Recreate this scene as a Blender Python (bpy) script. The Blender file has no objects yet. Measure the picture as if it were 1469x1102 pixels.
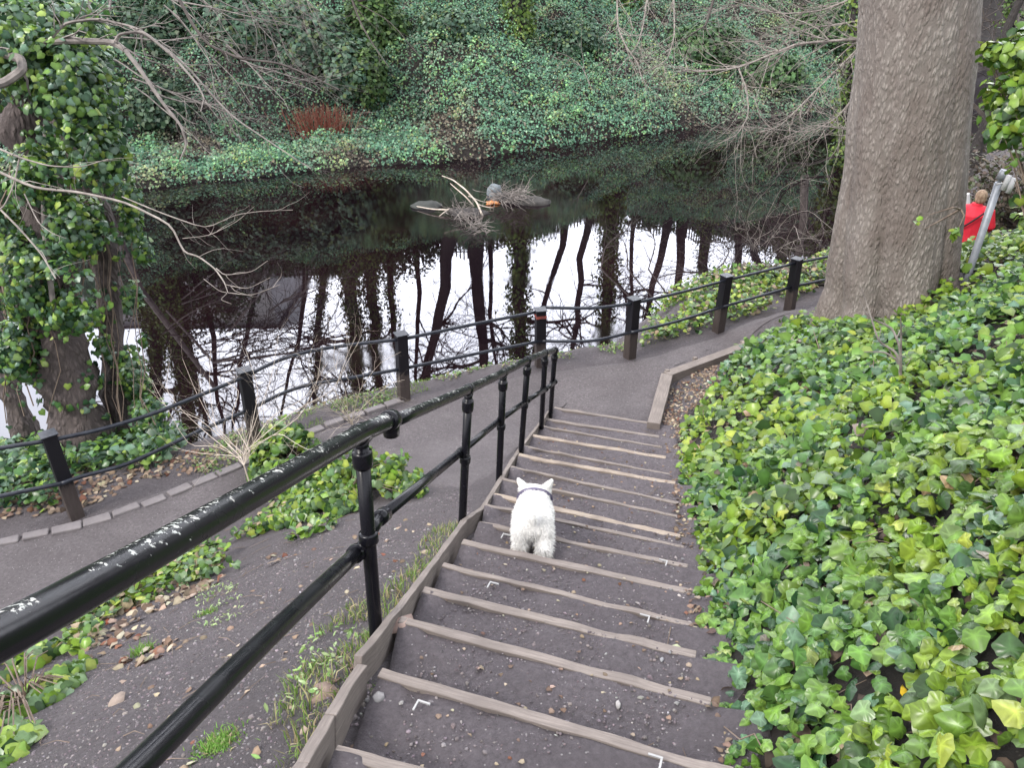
import bpy, bmesh, math, random
import numpy as np
from mathutils import Vector, Matrix, noise, geometry
rng = np.random.default_rng(7)
random.seed(7)
scene = bpy.context.scene
col = scene.collection
# ------------------------------------------------------------------ camera model (also used to survey points)
FPX, PITCH, EYE = 1143.0, math.radians(29), 5.0
cP, sP = math.cos(PITCH), math.sin(PITCH)
WATER = -0.9
def ray(u, v):
    a = (u-734.5)/FPX; b = -(v-551)/FPX
    return np.array((a, cP+b*sP, -sP+b*cP))
def at(u, v, z=0.0):
    d = ray(u, v); t = (z-EYE)/d[2]
    return np.array((d[0]*t, d[1]*t, z))
def atD(u, v, D):
    return ray(u, v)*D+np.array((0, 0, EYE))
def proj(P):
    P = np.asarray(P, float); D = P[..., 1]*cP-(P[..., 2]-EYE)*sP
    D = np.where(D < .05, .05, D)
    return 734.5+FPX*P[..., 0]/D, 551-FPX*(P[..., 1]*sP+(P[..., 2]-EYE)*cP)/D
def inpoly(u, v, poly):
    c = np.zeros(np.shape(u), bool); n = len(poly)
    for i in range(n):
        x0, y0 = poly[i]; x1, y1 = poly[(i+1) % n]
        if y0 == y1: continue
        k = ((y0 > v) != (y1 > v)) & (u < (x1-x0)*(v-y0)/(y1-y0)+x0)
        c ^= k
    return c
# ------------------------------------------------------------------ helpers: objects
def tag(o, label=None, cat=None, group=None, kind=None):
    if label: o['label'] = label
    if cat: o['category'] = cat
    if group: o['group'] = group
    if kind: o['kind'] = kind
    return o
def empty(name, loc, label, cat, group=None):
    o = bpy.data.objects.new(name, None); col.objects.link(o)
    o.location = [float(a) for a in loc]; o.empty_display_size = .1
    return tag(o, label, cat, group)
class MB:
    def __init__(s): s.v = []; s.f = []; s.c = []
    def add(s, vs, fs, c=None):
        n = len(s.v); s.v.extend([tuple(map(float, p)) for p in vs]); s.f.extend([tuple(i+n for i in f) for f in fs])
        if c is not None:
            s.c.extend([tuple(c)]*len(vs))
        return s
    def tube(s, pts, rad, seg=8, cap=True, wob=0.0, c=None):
        P = [Vector([float(q) for q in p]) for p in pts]; n = len(P)
        if not hasattr(rad, '__len__'): rad = [rad]*n
        up = Vector((0, 0, 1)); vs = []; last = None
        for i in range(n):
            t = (P[min(i+1, n-1)]-P[max(i-1, 0)])
            if t.length < 1e-9: t = Vector((0, 0, 1))
            t.normalize()
            if last is None:
                a = up if abs(t.z) < .9 else Vector((1, 0, 0))
                x = t.cross(a).normalized()
            else:
                x = (last-t*last.dot(t))
                if x.length < 1e-6: x = t.orthogonal()
                x.normalize()
            last = x; y = t.cross(x)
            for k in range(seg):
                an = 2*math.pi*k/seg; r = rad[i]*(1+wob*random.uniform(-1, 1))
                vs.append(P[i]+x*math.cos(an)*r+y*math.sin(an)*r)
        fs = []
        for i in range(n-1):
            for k in range(seg):
                fs.append((i*seg+k, i*seg+(k+1) % seg, (i+1)*seg+(k+1) % seg, (i+1)*seg+k))
        if cap:
            fs.append(tuple(range(seg))[::-1]); fs.append(tuple((n-1)*seg+k for k in range(seg)))
        return s.add(vs, fs, c)
    def box(s, c, sx, sy, sz, rz=0.0, col_=None):
        vs = []
        for dx in (-1, 1):
            for dy in (-1, 1):
                for dz in (-1, 1):
                    x, y = dx*sx/2, dy*sy/2
                    vs.append((c[0]+x*math.cos(rz)-y*math.sin(rz), c[1]+x*math.sin(rz)+y*math.cos(rz), c[2]+dz*sz/2))
        return s.add(vs, [(0, 1, 3, 2), (4, 6, 7, 5), (0, 4, 5, 1), (2, 3, 7, 6), (0, 2, 6, 4), (1, 5, 7, 3)], col_)
    def blob(s, c, r, seg=10, rings=7, nz=0.0, c_=None, rot=None):
        vs = []; R = rot or Matrix.Identity(3); off = random.uniform(0, 50)
        for i in range(rings+1):
            th = math.pi*i/rings
            for k in range(seg):
                ph = 2*math.pi*k/seg
                d = Vector((math.sin(th)*math.cos(ph), math.sin(th)*math.sin(ph), math.cos(th)))
                f = 1+nz*noise.noise(d*1.7+Vector((off, 0, 0)))
                vs.append(Vector(c)+R @ Vector((d.x*r[0]*f, d.y*r[1]*f, d.z*r[2]*f)))
        fs = [(i*seg+k, (i+1)*seg+k, (i+1)*seg+(k+1) % seg, i*seg+(k+1) % seg) for i in range(rings) for k in range(seg)]
        return s.add(vs, fs, c_)
    def build(s, name, mat, parent=None, origin=None, smooth=False, bevel=0):
        me = bpy.data.meshes.new(name)
        og = Vector([float(a) for a in origin]) if origin is not None else (parent.location.copy() if parent else Vector((0, 0, 0)))
        me.from_pydata([tuple(Vector(v)-og) for v in s.v], [], s.f)
        if s.c and len(s.c) == len(s.v):
            a = me.color_attributes.new('col', 'FLOAT_COLOR', 'POINT')
            a.data.foreach_set('color', np.array([(x[0], x[1], x[2], 1) for x in s.c], 'f').ravel())
        return finish(me, name, mat, parent, og, smooth, bevel)
def wloc(o):
    l = o.location.copy()
    while o.parent: o = o.parent; l += o.location
    return l
def finish(me, name, mat, parent, og, smooth, bevel=0):
    me.validate(); me.update()
    if mat: me.materials.append(mat)
    if smooth:
        me.polygons.foreach_set('use_smooth', [True]*len(me.polygons))
    o = bpy.data.objects.new(name, me); col.objects.link(o)
    o.location = og
    if parent:
        o.parent = parent; o.location = og-wloc(parent)
    if bevel:
        b = o.modifiers.new('bevel', 'BEVEL'); b.width = bevel; b.segments = 2; b.limit_method = 'ANGLE'
    return o
def bigmesh(name, V, F, mat, C=None, parent=None, smooth=False):
    """V (n,3) F (m,k) arrays"""
    og = parent.location.copy() if parent else Vector((0, 0, 0))
    V = np.asarray(V, 'f')-np.array(og, 'f')
    me = bpy.data.meshes.new(name); k = F.shape[1]
    me.vertices.add(len(V)); me.vertices.foreach_set('co', V.astype('f').ravel())
    me.loops.add(F.size); me.loops.foreach_set('vertex_index', F.astype('i').ravel())
    me.polygons.add(len(F)); me.polygons.foreach_set('loop_start', np.arange(0, F.size, k, dtype='i'))
    me.update(calc_edges=True)
    if C is not None:
        a = me.color_attributes.new('col', 'FLOAT_COLOR', 'POINT')
        a.data.foreach_set('color', np.c_[C, np.ones(len(C))].astype('f').ravel())
    me.materials.append(mat)
    if smooth: me.polygons.foreach_set('use_smooth', [True]*len(F))
    o = bpy.data.objects.new(name, me); col.objects.link(o); o.location = og
    if parent: o.parent = parent; o.location = og-wloc(parent)
    return o
# ------------------------------------------------------------------ materials
def new_mat(name):
    m = bpy.data.materials.new(name); m.use_nodes = True; nt = m.node_tree; nt.nodes.clear()
    out = nt.nodes.new('ShaderNodeOutputMaterial'); b = nt.nodes.new('ShaderNodeBsdfPrincipled')
    nt.links.new(b.outputs[0], out.inputs[0]); return m, nt, b, out
def N(nt, t, **kw):
    n = nt.nodes.new(t)
    for k, v in kw.items():
        if k in n.inputs: n.inputs[k].default_value = v
        else: setattr(n, k, v)
    return n
def ramp(nt, src, stops):
    r = nt.nodes.new('ShaderNodeValToRGB'); e = r.color_ramp.elements
    while len(e) < len(stops): e.new(.5)
    for i, (p, c) in enumerate(stops):
        e[i].position = p; e[i].color = (c[0], c[1], c[2], 1) if hasattr(c, '__len__') else (c, c, c, 1)
    nt.links.new(src, r.inputs[0]); return r.outputs[0]
def mixc(nt, f, a, b, mode='MIX'):
    m = nt.nodes.new('ShaderNodeMix'); m.data_type = 'RGBA'; m.blend_type = mode
    for s, i in ((f, 0), (a, 6), (b, 7)):
        if isinstance(s, (int, float)): m.inputs[i].default_value = s
        elif isinstance(s, tuple): m.inputs[i].default_value = (*s, 1)
        else: nt.links.new(s, m.inputs[i])
    return m.outputs[2]
def noi(nt, vec, scale, detail=5, rough=.6, dist=0):
    n = N(nt, 'ShaderNodeTexNoise', Scale=scale, Detail=detail, Roughness=rough, Distortion=dist)
    nt.links.new(vec, n.inputs['Vector']); return n.outputs[0]
def mapv(nt, scale=(1, 1, 1)):
    tc = nt.nodes.new('ShaderNodeTexCoord'); mp = nt.nodes.new('ShaderNodeMapping')
    mp.inputs['Scale'].default_value = scale; nt.links.new(tc.outputs['Object'], mp.inputs[0]); return mp.outputs[0]
def bump(nt, b, h, st, dist=.02, prev=None):
    bp = N(nt, 'ShaderNodeBump', Strength=st, Distance=dist); nt.links.new(h, bp.inputs['Height'])
    if prev: nt.links.new(prev, bp.inputs['Normal'])
    nt.links.new(bp.outputs[0], b.inputs['Normal']); return bp.outputs[0]
def simple(name, c, rough=.6, c2=None, scale=8, bs=0, bscale=40, stretch=(1, 1, 1), metal=0, spec=.5, bd=.01):
    m, nt, b, out = new_mat(name); v = mapv(nt, stretch)
    if c2:
        nt.links.new(mixc(nt, ramp(nt, noi(nt, v, scale), [(.35, 0.), (.65, 1.)]), c, c2), b.inputs['Base Color'])
    else:
        n_ = noi(nt, v, scale)
        nt.links.new(mixc(nt, n_, tuple(x*.75 for x in c), tuple(x*1.25 for x in c)), b.inputs['Base Color'])
    b.inputs['Roughness'].default_value = rough; b.inputs['Metallic'].default_value = metal
    b.inputs['Specular IOR Level'].default_value = spec
    if bs: bump(nt, b, noi(nt, v, bscale, 6), bs, bd)
    return m
def leafmat(name, rough=.3, trans=.22, spec=.5):
    m, nt, b, out = new_mat(name)
    a = nt.nodes.new('ShaderNodeVertexColor'); a.layer_name = 'col'
    v = mapv(nt)
    c = mixc(nt, noi(nt, v, 60, 3), (.72, .72, .72), (1.25, 1.25, 1.25)); cc = mixc(nt, 1.0, a.outputs[0], c, 'MULTIPLY')
    nt.links.new(cc, b.inputs['Base Color']); b.inputs['Roughness'].default_value = rough
    b.inputs['Specular IOR Level'].default_value = spec
    if trans:
        t = nt.nodes.new('ShaderNodeBsdfTranslucent'); nt.links.new(cc, t.inputs[0])
        mx = nt.nodes.new('ShaderNodeMixShader'); mx.inputs[0].default_value = trans
        nt.links.new(b.outputs[0], mx.inputs[1]); nt.links.new(t.outputs[0], mx.inputs[2]); nt.links.new(mx.outputs[0], out.inputs[0])
    return m
def soilmat(name, c1, c2, c3, pebble=True, bstr=1., gap_shade=False):
    m, nt, b, out = new_mat(name); v = mapv(nt)
    big = ramp(nt, noi(nt, v, 1.3, 6, .65), [(.35, 0.), (.7, 1.)])
    fine = ramp(nt, noi(nt, v, 35, 8, .75), [(.3, 0.), (.75, 1.)])
    c = mixc(nt, big, c1, c2); c = mixc(nt, fine, tuple(x*.6 for x in c1), c); c = mixc(nt, ramp(nt, noi(nt, v, 4.5, 7, .7, .6), [(.56, 0.), (.66, .55)]), c, tuple(x*.72 for x in c1))
    vo = N(nt, 'ShaderNodeTexVoronoi', Scale=48.0); nt.links.new(v, vo.inputs['Vector'])
    sp = ramp(nt, vo.outputs['Distance'], [(.12, 1.), (.26, 0.)])
    pick = ramp(nt, vo.outputs['Color'], [(.70, 0.), (.76, 1.)])
    mm = N(nt, 'ShaderNodeMath', operation='MULTIPLY'); nt.links.new(sp, mm.inputs[0]); nt.links.new(pick, mm.inputs[1])
    if pebble: c = mixc(nt, mm.outputs[0], c, c3)
    if gap_shade:   # soil colour darkened below the ivy, painting the shade between its leaves
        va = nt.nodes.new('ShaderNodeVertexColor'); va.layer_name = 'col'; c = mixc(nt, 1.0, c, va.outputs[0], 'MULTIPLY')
    nt.links.new(c, b.inputs['Base Color'])
    b.inputs['Roughness'].default_value = .88
    p = bump(nt, b, noi(nt, v, 16, 10, .8), bstr, .05)
    if pebble: bump(nt, b, mm.outputs[0], .5, .008, p)
    return m
M = {}
M['soil'] = soilmat('soil', (.125, .108, .116), (.20, .175, .184), (.27, .25, .255), gap_shade=True)
M['path'] = soilmat('path', (.125, .109, .114), (.225, .200, .208), (.34, .32, .32), True, .7)
M['tread'] = soilmat('tread', (.160, .138, .152), (.235, .205, .222), (.40, .37, .375))
M['leaf'] = leafmat('leaf', .3, .2, .42); M['farleaf'] = leafmat('farleaf', .5, .15, .4); M['dry'] = leafmat('dryleaf', .8, .1, .2)
M['grass'] = leafmat('grass', .6, .2, .3)
M['stone'] = simple('stone', (.20, .19, .19), .8, (.32, .30, .29), 9, .5, 40)
M['pebble'] = leafmat('pebble', .75, 0, .4)
M['concrete'] = simple('kerbstone', (.15, .135, .14), .9, (.22, .20, .20), 5, .5, 30)
# weathered timber: grain runs along local x
def woodmat(name, c1, c2, c3):
    m, nt, b, out = new_mat(name)
    g = noi(nt, mapv(nt, (1.6, 28, 28)), 3, 6, .6, .3); g2 = noi(nt, mapv(nt, (1, 1, 1)), 3.5, 5)
    c = mixc(nt, ramp(nt, g, [(.3, 0.), (.7, 1.)]), c1, c2); c = mixc(nt, ramp(nt, g2, [(.42, 0.), (.72, 1.)]), c, c3)
    nt.links.new(c, b.inputs['Base Color']); b.inputs['Roughness'].default_value = .82
    bump(nt, b, g, .5, .006); return m
M['wood'] = woodmat('timber', (.14, .118, .106), (.28, .24, .215), (.16, .135, .122))
M['woodpale'] = woodmat('timber_pale', (.25, .20, .16), (.43, .36, .29), (.18, .145, .125))
# black paint with chips (worn along the upper side, where hands rub)
def paint(name, chips=.5, top=True, thr=.62):
    m, nt, b, out = new_mat(name); v = mapv(nt)
    base = (.006, .006, .009)
    n1 = noi(nt, mapv(nt, (1, 1, 1)), 55, 6, .7); n2 = noi(nt, v, 5, 3)
    mk = N(nt, 'ShaderNodeMath', operation='MULTIPLY_ADD'); nt.links.new(n2, mk.inputs[0]); mk.inputs[1].default_value = .45; nt.links.new(n1, mk.inputs[2])
    ge = nt.nodes.new('ShaderNodeNewGeometry'); sx = nt.nodes.new('ShaderNodeSeparateXYZ'); nt.links.new(ge.outputs['Normal'], sx.inputs[0])
    t = ramp(nt, sx.outputs[2], [(.35, 0.), (.95, .14)] if top else [(0, 0.), (1, .0)])
    ad = N(nt, 'ShaderNodeMath', operation='ADD'); nt.links.new(mk.outputs[0], ad.inputs[0]); nt.links.new(t, ad.inputs[1])
    f = ramp(nt, ad.outputs[0], [(thr+.28, 0.), (thr+.30, 1.)])
    cc = mixc(nt, noi(nt, v, 30, 2), (.30, .36, .35), (.62, .58, .52))
    nt.links.new(mixc(nt, f, base, cc), b.inputs['Base Color'])
    rr = ramp(nt, n2, [(.3, .16), (.7, .34)]); nt.links.new(rr, b.inputs['Roughness'])
    bump(nt, b, noi(nt, v, 25, 4), .12, .004); b.inputs['Specular IOR Level'].default_value = .32
    return m
M['railpaint'] = paint('rail_paint', thr=.65); M['postpaint'] = paint('post_paint', thr=.74, top=False)
M['tubeblue'] = simple('dark_blue_black_tube', (.012, .014, .022), .32, (.03, .034, .046), 14, .15, 40, spec=.35)
def postmat():
    m, nt, b, out = new_mat('post_paint_over_wood'); tc = nt.nodes.new('ShaderNodeTexCoord'); s = nt.nodes.new('ShaderNodeSeparateXYZ'); nt.links.new(tc.outputs['Object'], s.inputs[0])
    n_ = noi(nt, mapv(nt, (30, 30, 4)), 1.5, 5); ad = N(nt, 'ShaderNodeMath', operation='MULTIPLY_ADD'); nt.links.new(n_, ad.inputs[0]); ad.inputs[1].default_value = .25; nt.links.new(s.outputs[2], ad.inputs[2])
    f = ramp(nt, ad.outputs[0], [(.48, 0.), (.54, 1.)])
    wd = mixc(nt, n_, (.04, .032, .03), (.10, .08, .074))
    nt.links.new(mixc(nt, f, wd, (.010, .009, .013)), b.inputs['Base Color']); b.inputs['Roughness'].default_value = .55; b.inputs['Specular IOR Level'].default_value = .3
    bump(nt, b, n_, .4, .006); return m
M['post'] = postmat()
def barkmat(name, c1, c2, c3, sc=1.0, bstr=.9):
    m, nt, b, out = new_mat(name); v = mapv(nt, (sc, sc, sc*.38))
    vo = N(nt, 'ShaderNodeTexVoronoi', Scale=13.0); vo.feature = 'F1'
    nn = N(nt, 'ShaderNodeTexNoise', Scale=5.0, Detail=6.0); nt.links.new(v, nn.inputs['Vector'])
    vv = nt.nodes.new('ShaderNodeVectorMath'); vv.operation = 'MULTIPLY_ADD'; nt.links.new(nn.outputs['Color'], vv.inputs[0]); vv.inputs[1].default_value = (.14, .14, .14); nt.links.new(v, vv.inputs[2])
    nt.links.new(vv.outputs[0], vo.inputs['Vector'])
    f = ramp(nt, vo.outputs['Distance'], [(.1, 1.), (.62, 0.)])
    big = ramp(nt, noi(nt, mapv(nt, (1, 1, .3)), 2.2, 9, .72), [(.40, 0.), (.60, 1.)])
    fine = noi(nt, v, 45, 7, .7)
    c = mixc(nt, f, c1, c2); c = mixc(nt, big, c, c3); c = mixc(nt, fine, mixc(nt, 1.0, c, (.6, .6, .6), 'MULTIPLY'), mixc(nt, 1.0, c, (1.35, 1.35, 1.35), 'MULTIPLY'))
    nt.links.new(c, b.inputs['Base Color']); b.inputs['Roughness'].default_value = .85
    p = bump(nt, b, f, bstr, .02); bump(nt, b, fine, .7, .012, p); return m
M['bark'] = barkmat('bark_grey_brown', (.21, .185, .168), (.40, .36, .33), (.17, .14, .125), 2.3, .7)
M['barkdark'] = barkmat('bark_dark', (.026, .023, .023), (.060, .052, .050), (.045, .038, .036), 1.5)
M['barkmid'] = barkmat('bark_brown', (.055, .043, .042), (.155, .125, .118), (.10, .08, .075), 1.6)
M['twigdark'] = simple('twig_dark', (.045, .035, .033), .8, (.09, .075, .065), 6)
M['twigpale'] = simple('twig_pale', (.40, .33, .27), .7, (.66, .58, .50), 9)
M['twiggrey'] = simple('twig_grey', (.11, .095, .088), .8, (.27, .24, .22), 7)
M['twigtan'] = simple('twig_tan', (.17, .145, .13), .75, (.36, .32, .285), 8)
M['twigred'] = simple('twig_red', (.16, .04, .028), .7, (.26, .09, .06), 9)
M['vine'] = simple('vine', (.13, .09, .07), .8, (.22, .17, .13), 9)
# ------------------------------------------------------------------ survey: stairs
RISE = .165
RP = [((795,586),(939,609)),((780,602),(942,627)),((773,612),(946,642)),((761,625.5),(951,657)),((750,641),(956,681)),((744,654),(964,694)),((733,671),(968,722)),((720,688),(972,742)),((708,711),(970,770)),((695,725),(975,785)),((687,751),(980,813)),((663,779),(985,850)),((635,812),(985,897)),((607,848),(990,940)),((573,891),(1010,1008)),((545,967),(1040,1112)),((480,1079),(1060,1240))]
RISERS = [(at(*a, RISE*i), at(*b, RISE*i)) for i, (a, b) in enumerate(RP)]
for k in range(4):
    a, b = RISERS[-1]; RISERS.append((a+np.array((-.05, -.42, RISE)), b+np.array((-.06, -.41, RISE))))
# side boards follow the real left edge of the flight
SB = [(795,586,0.),(745,652,.70),(697,733,1.40),(670,752,1.60),(632,806,1.92),(578,880,2.26),(522,950,2.47)]
SBw = [at(u, v, z+.03) for u, v, z in SB]
SB2 = [at(528,962,2.50), at(482,1035,2.62), at(445,1104,2.72), at(445,1104,2.72)+np.array((-.1,-.6,.25)), at(445,1104,2.72)+np.array((-.2,-1.6,.64))]
LEFT = SBw+SB2[1:]
# ------------------------------------------------------------------ survey: riverside path
RL = [(-24,-1.5,0),(-14,2.3,0),(-9,4.2,0),(-6.5,5.2,0),(-4.34,6.31,0),(-2.9,7.57,0),(-1.35,8.62,0),(.38,9.52,0),(1.62,9.79,0),(3.03,10.63,0),(4.29,11.34,0),(6.2,13.0,-.1),(8.2,15.2,-.35),(10.4,18.7,-.5),(14,24,-.5),(26,33,-.4)]
OFF = [((1,-.05),(2.5,-.5),(3.6,-.92),(4.8,-1.8))]*4+[((.7,-.05),(1.9,-.45),(3.0,-.92),(4.0,-1.8)),((.6,-.06),(1.3,-.55),(1.8,-.95),(2.8,-1.8)),((.42,-.02),(.85,-.55),(1.2,-.95),(2.2,-1.8)),((.40,-.02),(.85,-.55),(1.2,-.95),(2.2,-1.8)),((.5,-.0),(1.0,-.5),(1.4,-.95),(2.4,-1.8)),((.9,.05),(1.6,-.4),(2.1,-.95),(3.1,-1.8)),((1.4,.1),(1.9,-.45),(2.4,-.95),(3.3,-1.8))]+[((.8,-.05),(1.3,-.55),(1.7,-.95),(2.6,-1.8))]*5
PI_ = [(-24,-4,0),(-14,.7,0),(-8,3,0),(-6,4.1,0),(-4.34,4.95,0),(-3.42,5.6,0),(-2.15,6.78,0),(-1.2,7.55,.02),(-.4,8.1,.03),(.45,8.5,0)]
KE = [(1.70,8.05),(1.99,9.33),(3.1,10.05),(4.61,11.05),(6.2,11.95),(8.4,13.0),(11.2,16.8),(15,22.6),(27,31)]
KEz = [0,0,0,0,-.08,-.33,-.48,-.5,-.4]
CP = []
for i, (x, y, z) in enumerate(RL):
    a = RL[max(i-1, 0)]; b = RL[min(i+1, len(RL)-1)]; t = np.array((b[0]-a[0], b[1]-a[1]), float); t /= np.linalg.norm(t); n_ = np.array((-t[1], t[0]))
    CP.append((x, y, z))
    for d, dz in OFF[i]: CP.append((x+n_[0]*d, y+n_[1]*d, dz if dz < -.3 else dz+z))
CP += PI_
for (x, y), z in zip(KE, KEz): CP.append((x, y, z))
for x, y, z in [(1.85,8.1,-.02),(2.12,9.25,-.05),(3.18,9.93,-.05),(4.7,10.93,-.02),(2.2,8.15,.1),(2.6,8.9,.12),(3.3,9.6,.12),(2.95,8.1,.62),(3.35,8.9,.52),(4.7,8.8,.92),(3.9,9.5,.5),(4.6,10.2,.62),(5.4,9.4,1.12),(6.1,10.1,1.3),(5.9,11.0,.8),(6.9,11.2,1.02),(8.3,12.0,1.0),(7.6,10.2,1.7),(8.4,9.6,2.4),(9.4,12.6,.5),(10.8,14.8,.4),(12,14,2.4),(14,19,1.2),(12,8,4.2),(18,12,5),(20,22,3),(6.5,8.2,2.2),(5,7.2,1.9),(30,20,7),(34,33,1.5),(34,0,11)]:
    CP.append((x, y, z))
for a, b in RISERS: 
    CP.append((b[0]+.05, b[1], b[2]-.16)); CP.append((a[0]+.03, a[1], a[2]-.16))
for i in range(0, len(RISERS), 2):
    b = RISERS[i][1]; k = 1 if i else 0
    if b[1] > 7.6: continue
    CP.append((b[0]+.28, b[1], b[2]+.02))
    for d, dz in ((.7,.30),(1.4,.78),(2.8,1.50),(6,2.7),(12,4.6),(32,9)): CP.append((b[0]+d, b[1], b[2]+dz))
for p in LEFT[1:]:
    CP.append((p[0]-.10, p[1], p[2]-.10)); CP.append((p[0]-.55, p[1]+.05, p[2]-.26))
CP += [(-1.55,4.3,1.15),(-1.5,5.6,.62),(-2.4,4.6,.68),(-1.5,2.6,1.95),(-3,2.6,1.45),(-5,1.5,1.5),(-9,-1,2.4),(-2.5,0,2.75),(-6,-3,3.5),(-1.2,-3,4.3),(-20,-10,5),(0,-6,5.6),(8,-6,8),(-3,-14,8),(20,-14,13),(-30,-30,12),(34,-30,18),(-60,-30,14),(-60,-4,2),(60,-30,20),(60,50,2),(60,20,8)]
CP += [(-60,-10,0),(-60,6,-1.8),(-30,3.5,-1.8),(60,62,-1.8),(30,41,-1.8),(-60,60,-1.8),(60,90,-1.8),(0,60,-1.8)]
_p = [Vector((c[0]+random.uniform(-1, 1)*1e-4, c[1]+random.uniform(-1, 1)*1e-4)) for c in CP]
_vs, _e, _f, _ov, _, _ = geometry.delaunay_2d_cdt(_p, [], [], 0, 1e-5)
_z = [CP[o[0]][2] if o else 0. for o in _ov]
TR = [(np.array([(_vs[i].x, _vs[i].y) for i in f]), np.array([_z[i] for i in f])) for f in _f if len(f) == 3]
def grow(a, s, g, end):
    r = [a]
    while r[-1] < end: r.append(r[-1]+s); s *= g
    return r
xs = np.array([-v for v in grow(7.1, .12, 1.09, 160)][::-1]+list(np.arange(-7, 9.01, .1))+grow(9.1, .12, 1.07, 170))
xs = xs[np.concatenate(([True], np.diff(xs) > 1e-4))]
ysl = [-3.1-v for v in grow(0, .2, 1.25, 40)][::-1]+list(np.arange(-3, 13.01, .1))+list(np.arange(13.25, 46, .28))+grow(46.3, .4, 1.12, 320)
ys = np.array(ysl)
# steps of the x grid must stay moderate over the far bank
xs = np.unique(np.round(np.concatenate((xs, np.arange(-30, 36, .5))), 3)); xs = xs[np.concatenate(([True], np.diff(xs) > .04))]
X, Y = np.meshgrid(xs, ys)
Z = np.full(X.shape, np.nan)
for T, tz in TR:
    (x0, y0), (x1, y1), (x2, y2) = T
    det = (y1-y2)*(x0-x2)+(x2-x1)*(y0-y2)
    if abs(det) < 1e-12: continue
    ix = np.where((xs >= T[:, 0].min()-1e-6) & (xs <= T[:, 0].max()+1e-6))[0]; iy = np.where((ys >= T[:, 1].min()-1e-6) & (ys <= T[:, 1].max()+1e-6))[0]
    if not len(ix) or not len(iy): continue
    sl = np.s_[iy[0]:iy[-1]+1, ix[0]:ix[-1]+1]; gx, gy = X[sl], Y[sl]
    a = ((y1-y2)*(gx-x2)+(x2-x1)*(gy-y2))/det; b = ((y2-y0)*(gx-x2)+(x0-x2)*(gy-y2))/det; c = 1-a-b
    k = (a >= -1e-6) & (b >= -1e-6) & (c >= -1e-6)
    zz = Z[sl]; zz[k] = (a*tz[0]+b*tz[1]+c*tz[2])[k]; Z[sl] = zz
Z = np.where(np.isnan(Z), 6.0, Z)
for _ in range(2):
    Zp = Z.copy(); Zp[1:-1, 1:-1] = (Z[1:-1, 1:-1]*4+Z[:-2, 1:-1]+Z[2:, 1:-1]+Z[1:-1, :-2]+Z[1:-1, 2:])/8
    near = (Y < 16) & (X > -8) & (X < 10); Z = np.where(near, Zp, Z)
def fbm(x, y, s, o=4, seed=0.):
    r = np.zeros_like(x); a = 1.
    for k in range(o):
        q = seed+k*7.3
        r += a*(np.sin(x*s+1.7*np.sin(y*s*.8+q)+q)*np.cos(y*s*1.1+1.3*np.sin(x*s*.9-q)+2*q)); s *= 2.03; a *= .52
        x, y = x*.8+y*.6, -x*.6+y*.8
    return r
# far bank
WX = np.array([-90,-40,-20,-10.55,-8.08,-4.49,-2.43,.58,4.02,6.82,9.84,14.06,24,40,90]); WY = np.array([0,6,17,21.6,22.8,24.1,24.7,26.3,28.5,30.3,31.9,35.0,44,58,110])
def dfar(x, y): return (y-np.interp(x, WX, WY)-.25*fbm(x, x*0, .9, 3))*.86
PD = np.array([-60,-3,-.8,0,.15,2.6,3.1,4.6,7.5,11,14,15,30,400]); 
PL = np.array([-1.8,-1.8,-1.3,-.95,-.72,-.45,-.2,1.6,3.1,5.6,7.0,7.1,7.3,9.])   # left: shelf, hollow, high bank
PR = np.array([-1.8,-1.8,-1.3,-.95,-.55,.75,1.05,2.1,3.6,5.6,6.9,7.1,7.3,9.])
D_ = dfar(X, Y); w = np.clip((X+4.5)/4, 0, 1); w = w*w*(3-2*w)
ZF = np.interp(D_, PD, PL)*(1-w)+np.interp(D_, PD, PR)*w
ZF += np.clip(D_, 0, 3)/3*np.clip((30-D_)/15, 0, 1)*(.32*fbm(X*1.5, Y*.7, .55, 4, 3.)+.10*fbm(X, Y, 2.1, 3, 1.))
mid = np.interp(X, WX, WY)-6.5
ZF = np.where(ZF > 0, ZF*(1+np.clip(X-7, 0, 14)*.07), ZF)
Z = np.where(Y > mid, ZF, Z)
Z += np.where((Y <= mid), .018*fbm(X, Y, 2.3, 4, 5.)+.008*fbm(X, Y, 9, 3, 2.), 0)
def zg(x, y):
    x = np.atleast_1d(np.asarray(x, float)); y = np.atleast_1d(np.asarray(y, float))
    i = np.clip(np.searchsorted(xs, x)-1, 0, len(xs)-2); j = np.clip(np.searchsorted(ys, y)-1, 0, len(ys)-2)
    fx = np.clip((x-xs[i])/(xs[i+1]-xs[i]), 0, 1); fy = np.clip((y-ys[j])/(ys[j+1]-ys[j]), 0, 1)
    return (Z[j, i]*(1-fx)+Z[j, i+1]*fx)*(1-fy)+(Z[j+1, i]*(1-fx)+Z[j+1, i+1]*fx)*fy
def z1(x, y): return float(zg(x, y)[0])
def gnorm(x, y, e=.12):
    zx = (zg(x+e, y)-zg(x-e, y))/(2*e); zy = (zg(x, y+e)-zg(x, y-e))/(2*e)
    n_ = np.stack((-zx, -zy, np.ones_like(zx)), 1); return n_/np.linalg.norm(n_, axis=1, keepdims=True)
def hit(u, v, t0=.8, t1=90):
    d = ray(u, v); t = t0
    while t < t1:
        p = d*t+np.array((0, 0, EYE)); h = z1(p[0], p[1])
        if p[2] <= h: return np.array((p[0], p[1], h))
        t += max(.02, t*.006)
    return d*t+np.array((0, 0, EYE))
nx, ny = len(xs), len(ys); jj, ii = np.meshgrid(np.arange(ny-1), np.arange(nx-1), indexing='ij')
q = (jj*nx+ii).ravel(); GF = np.stack((q, q+1, q+nx+1, q+nx), 1)
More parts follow.
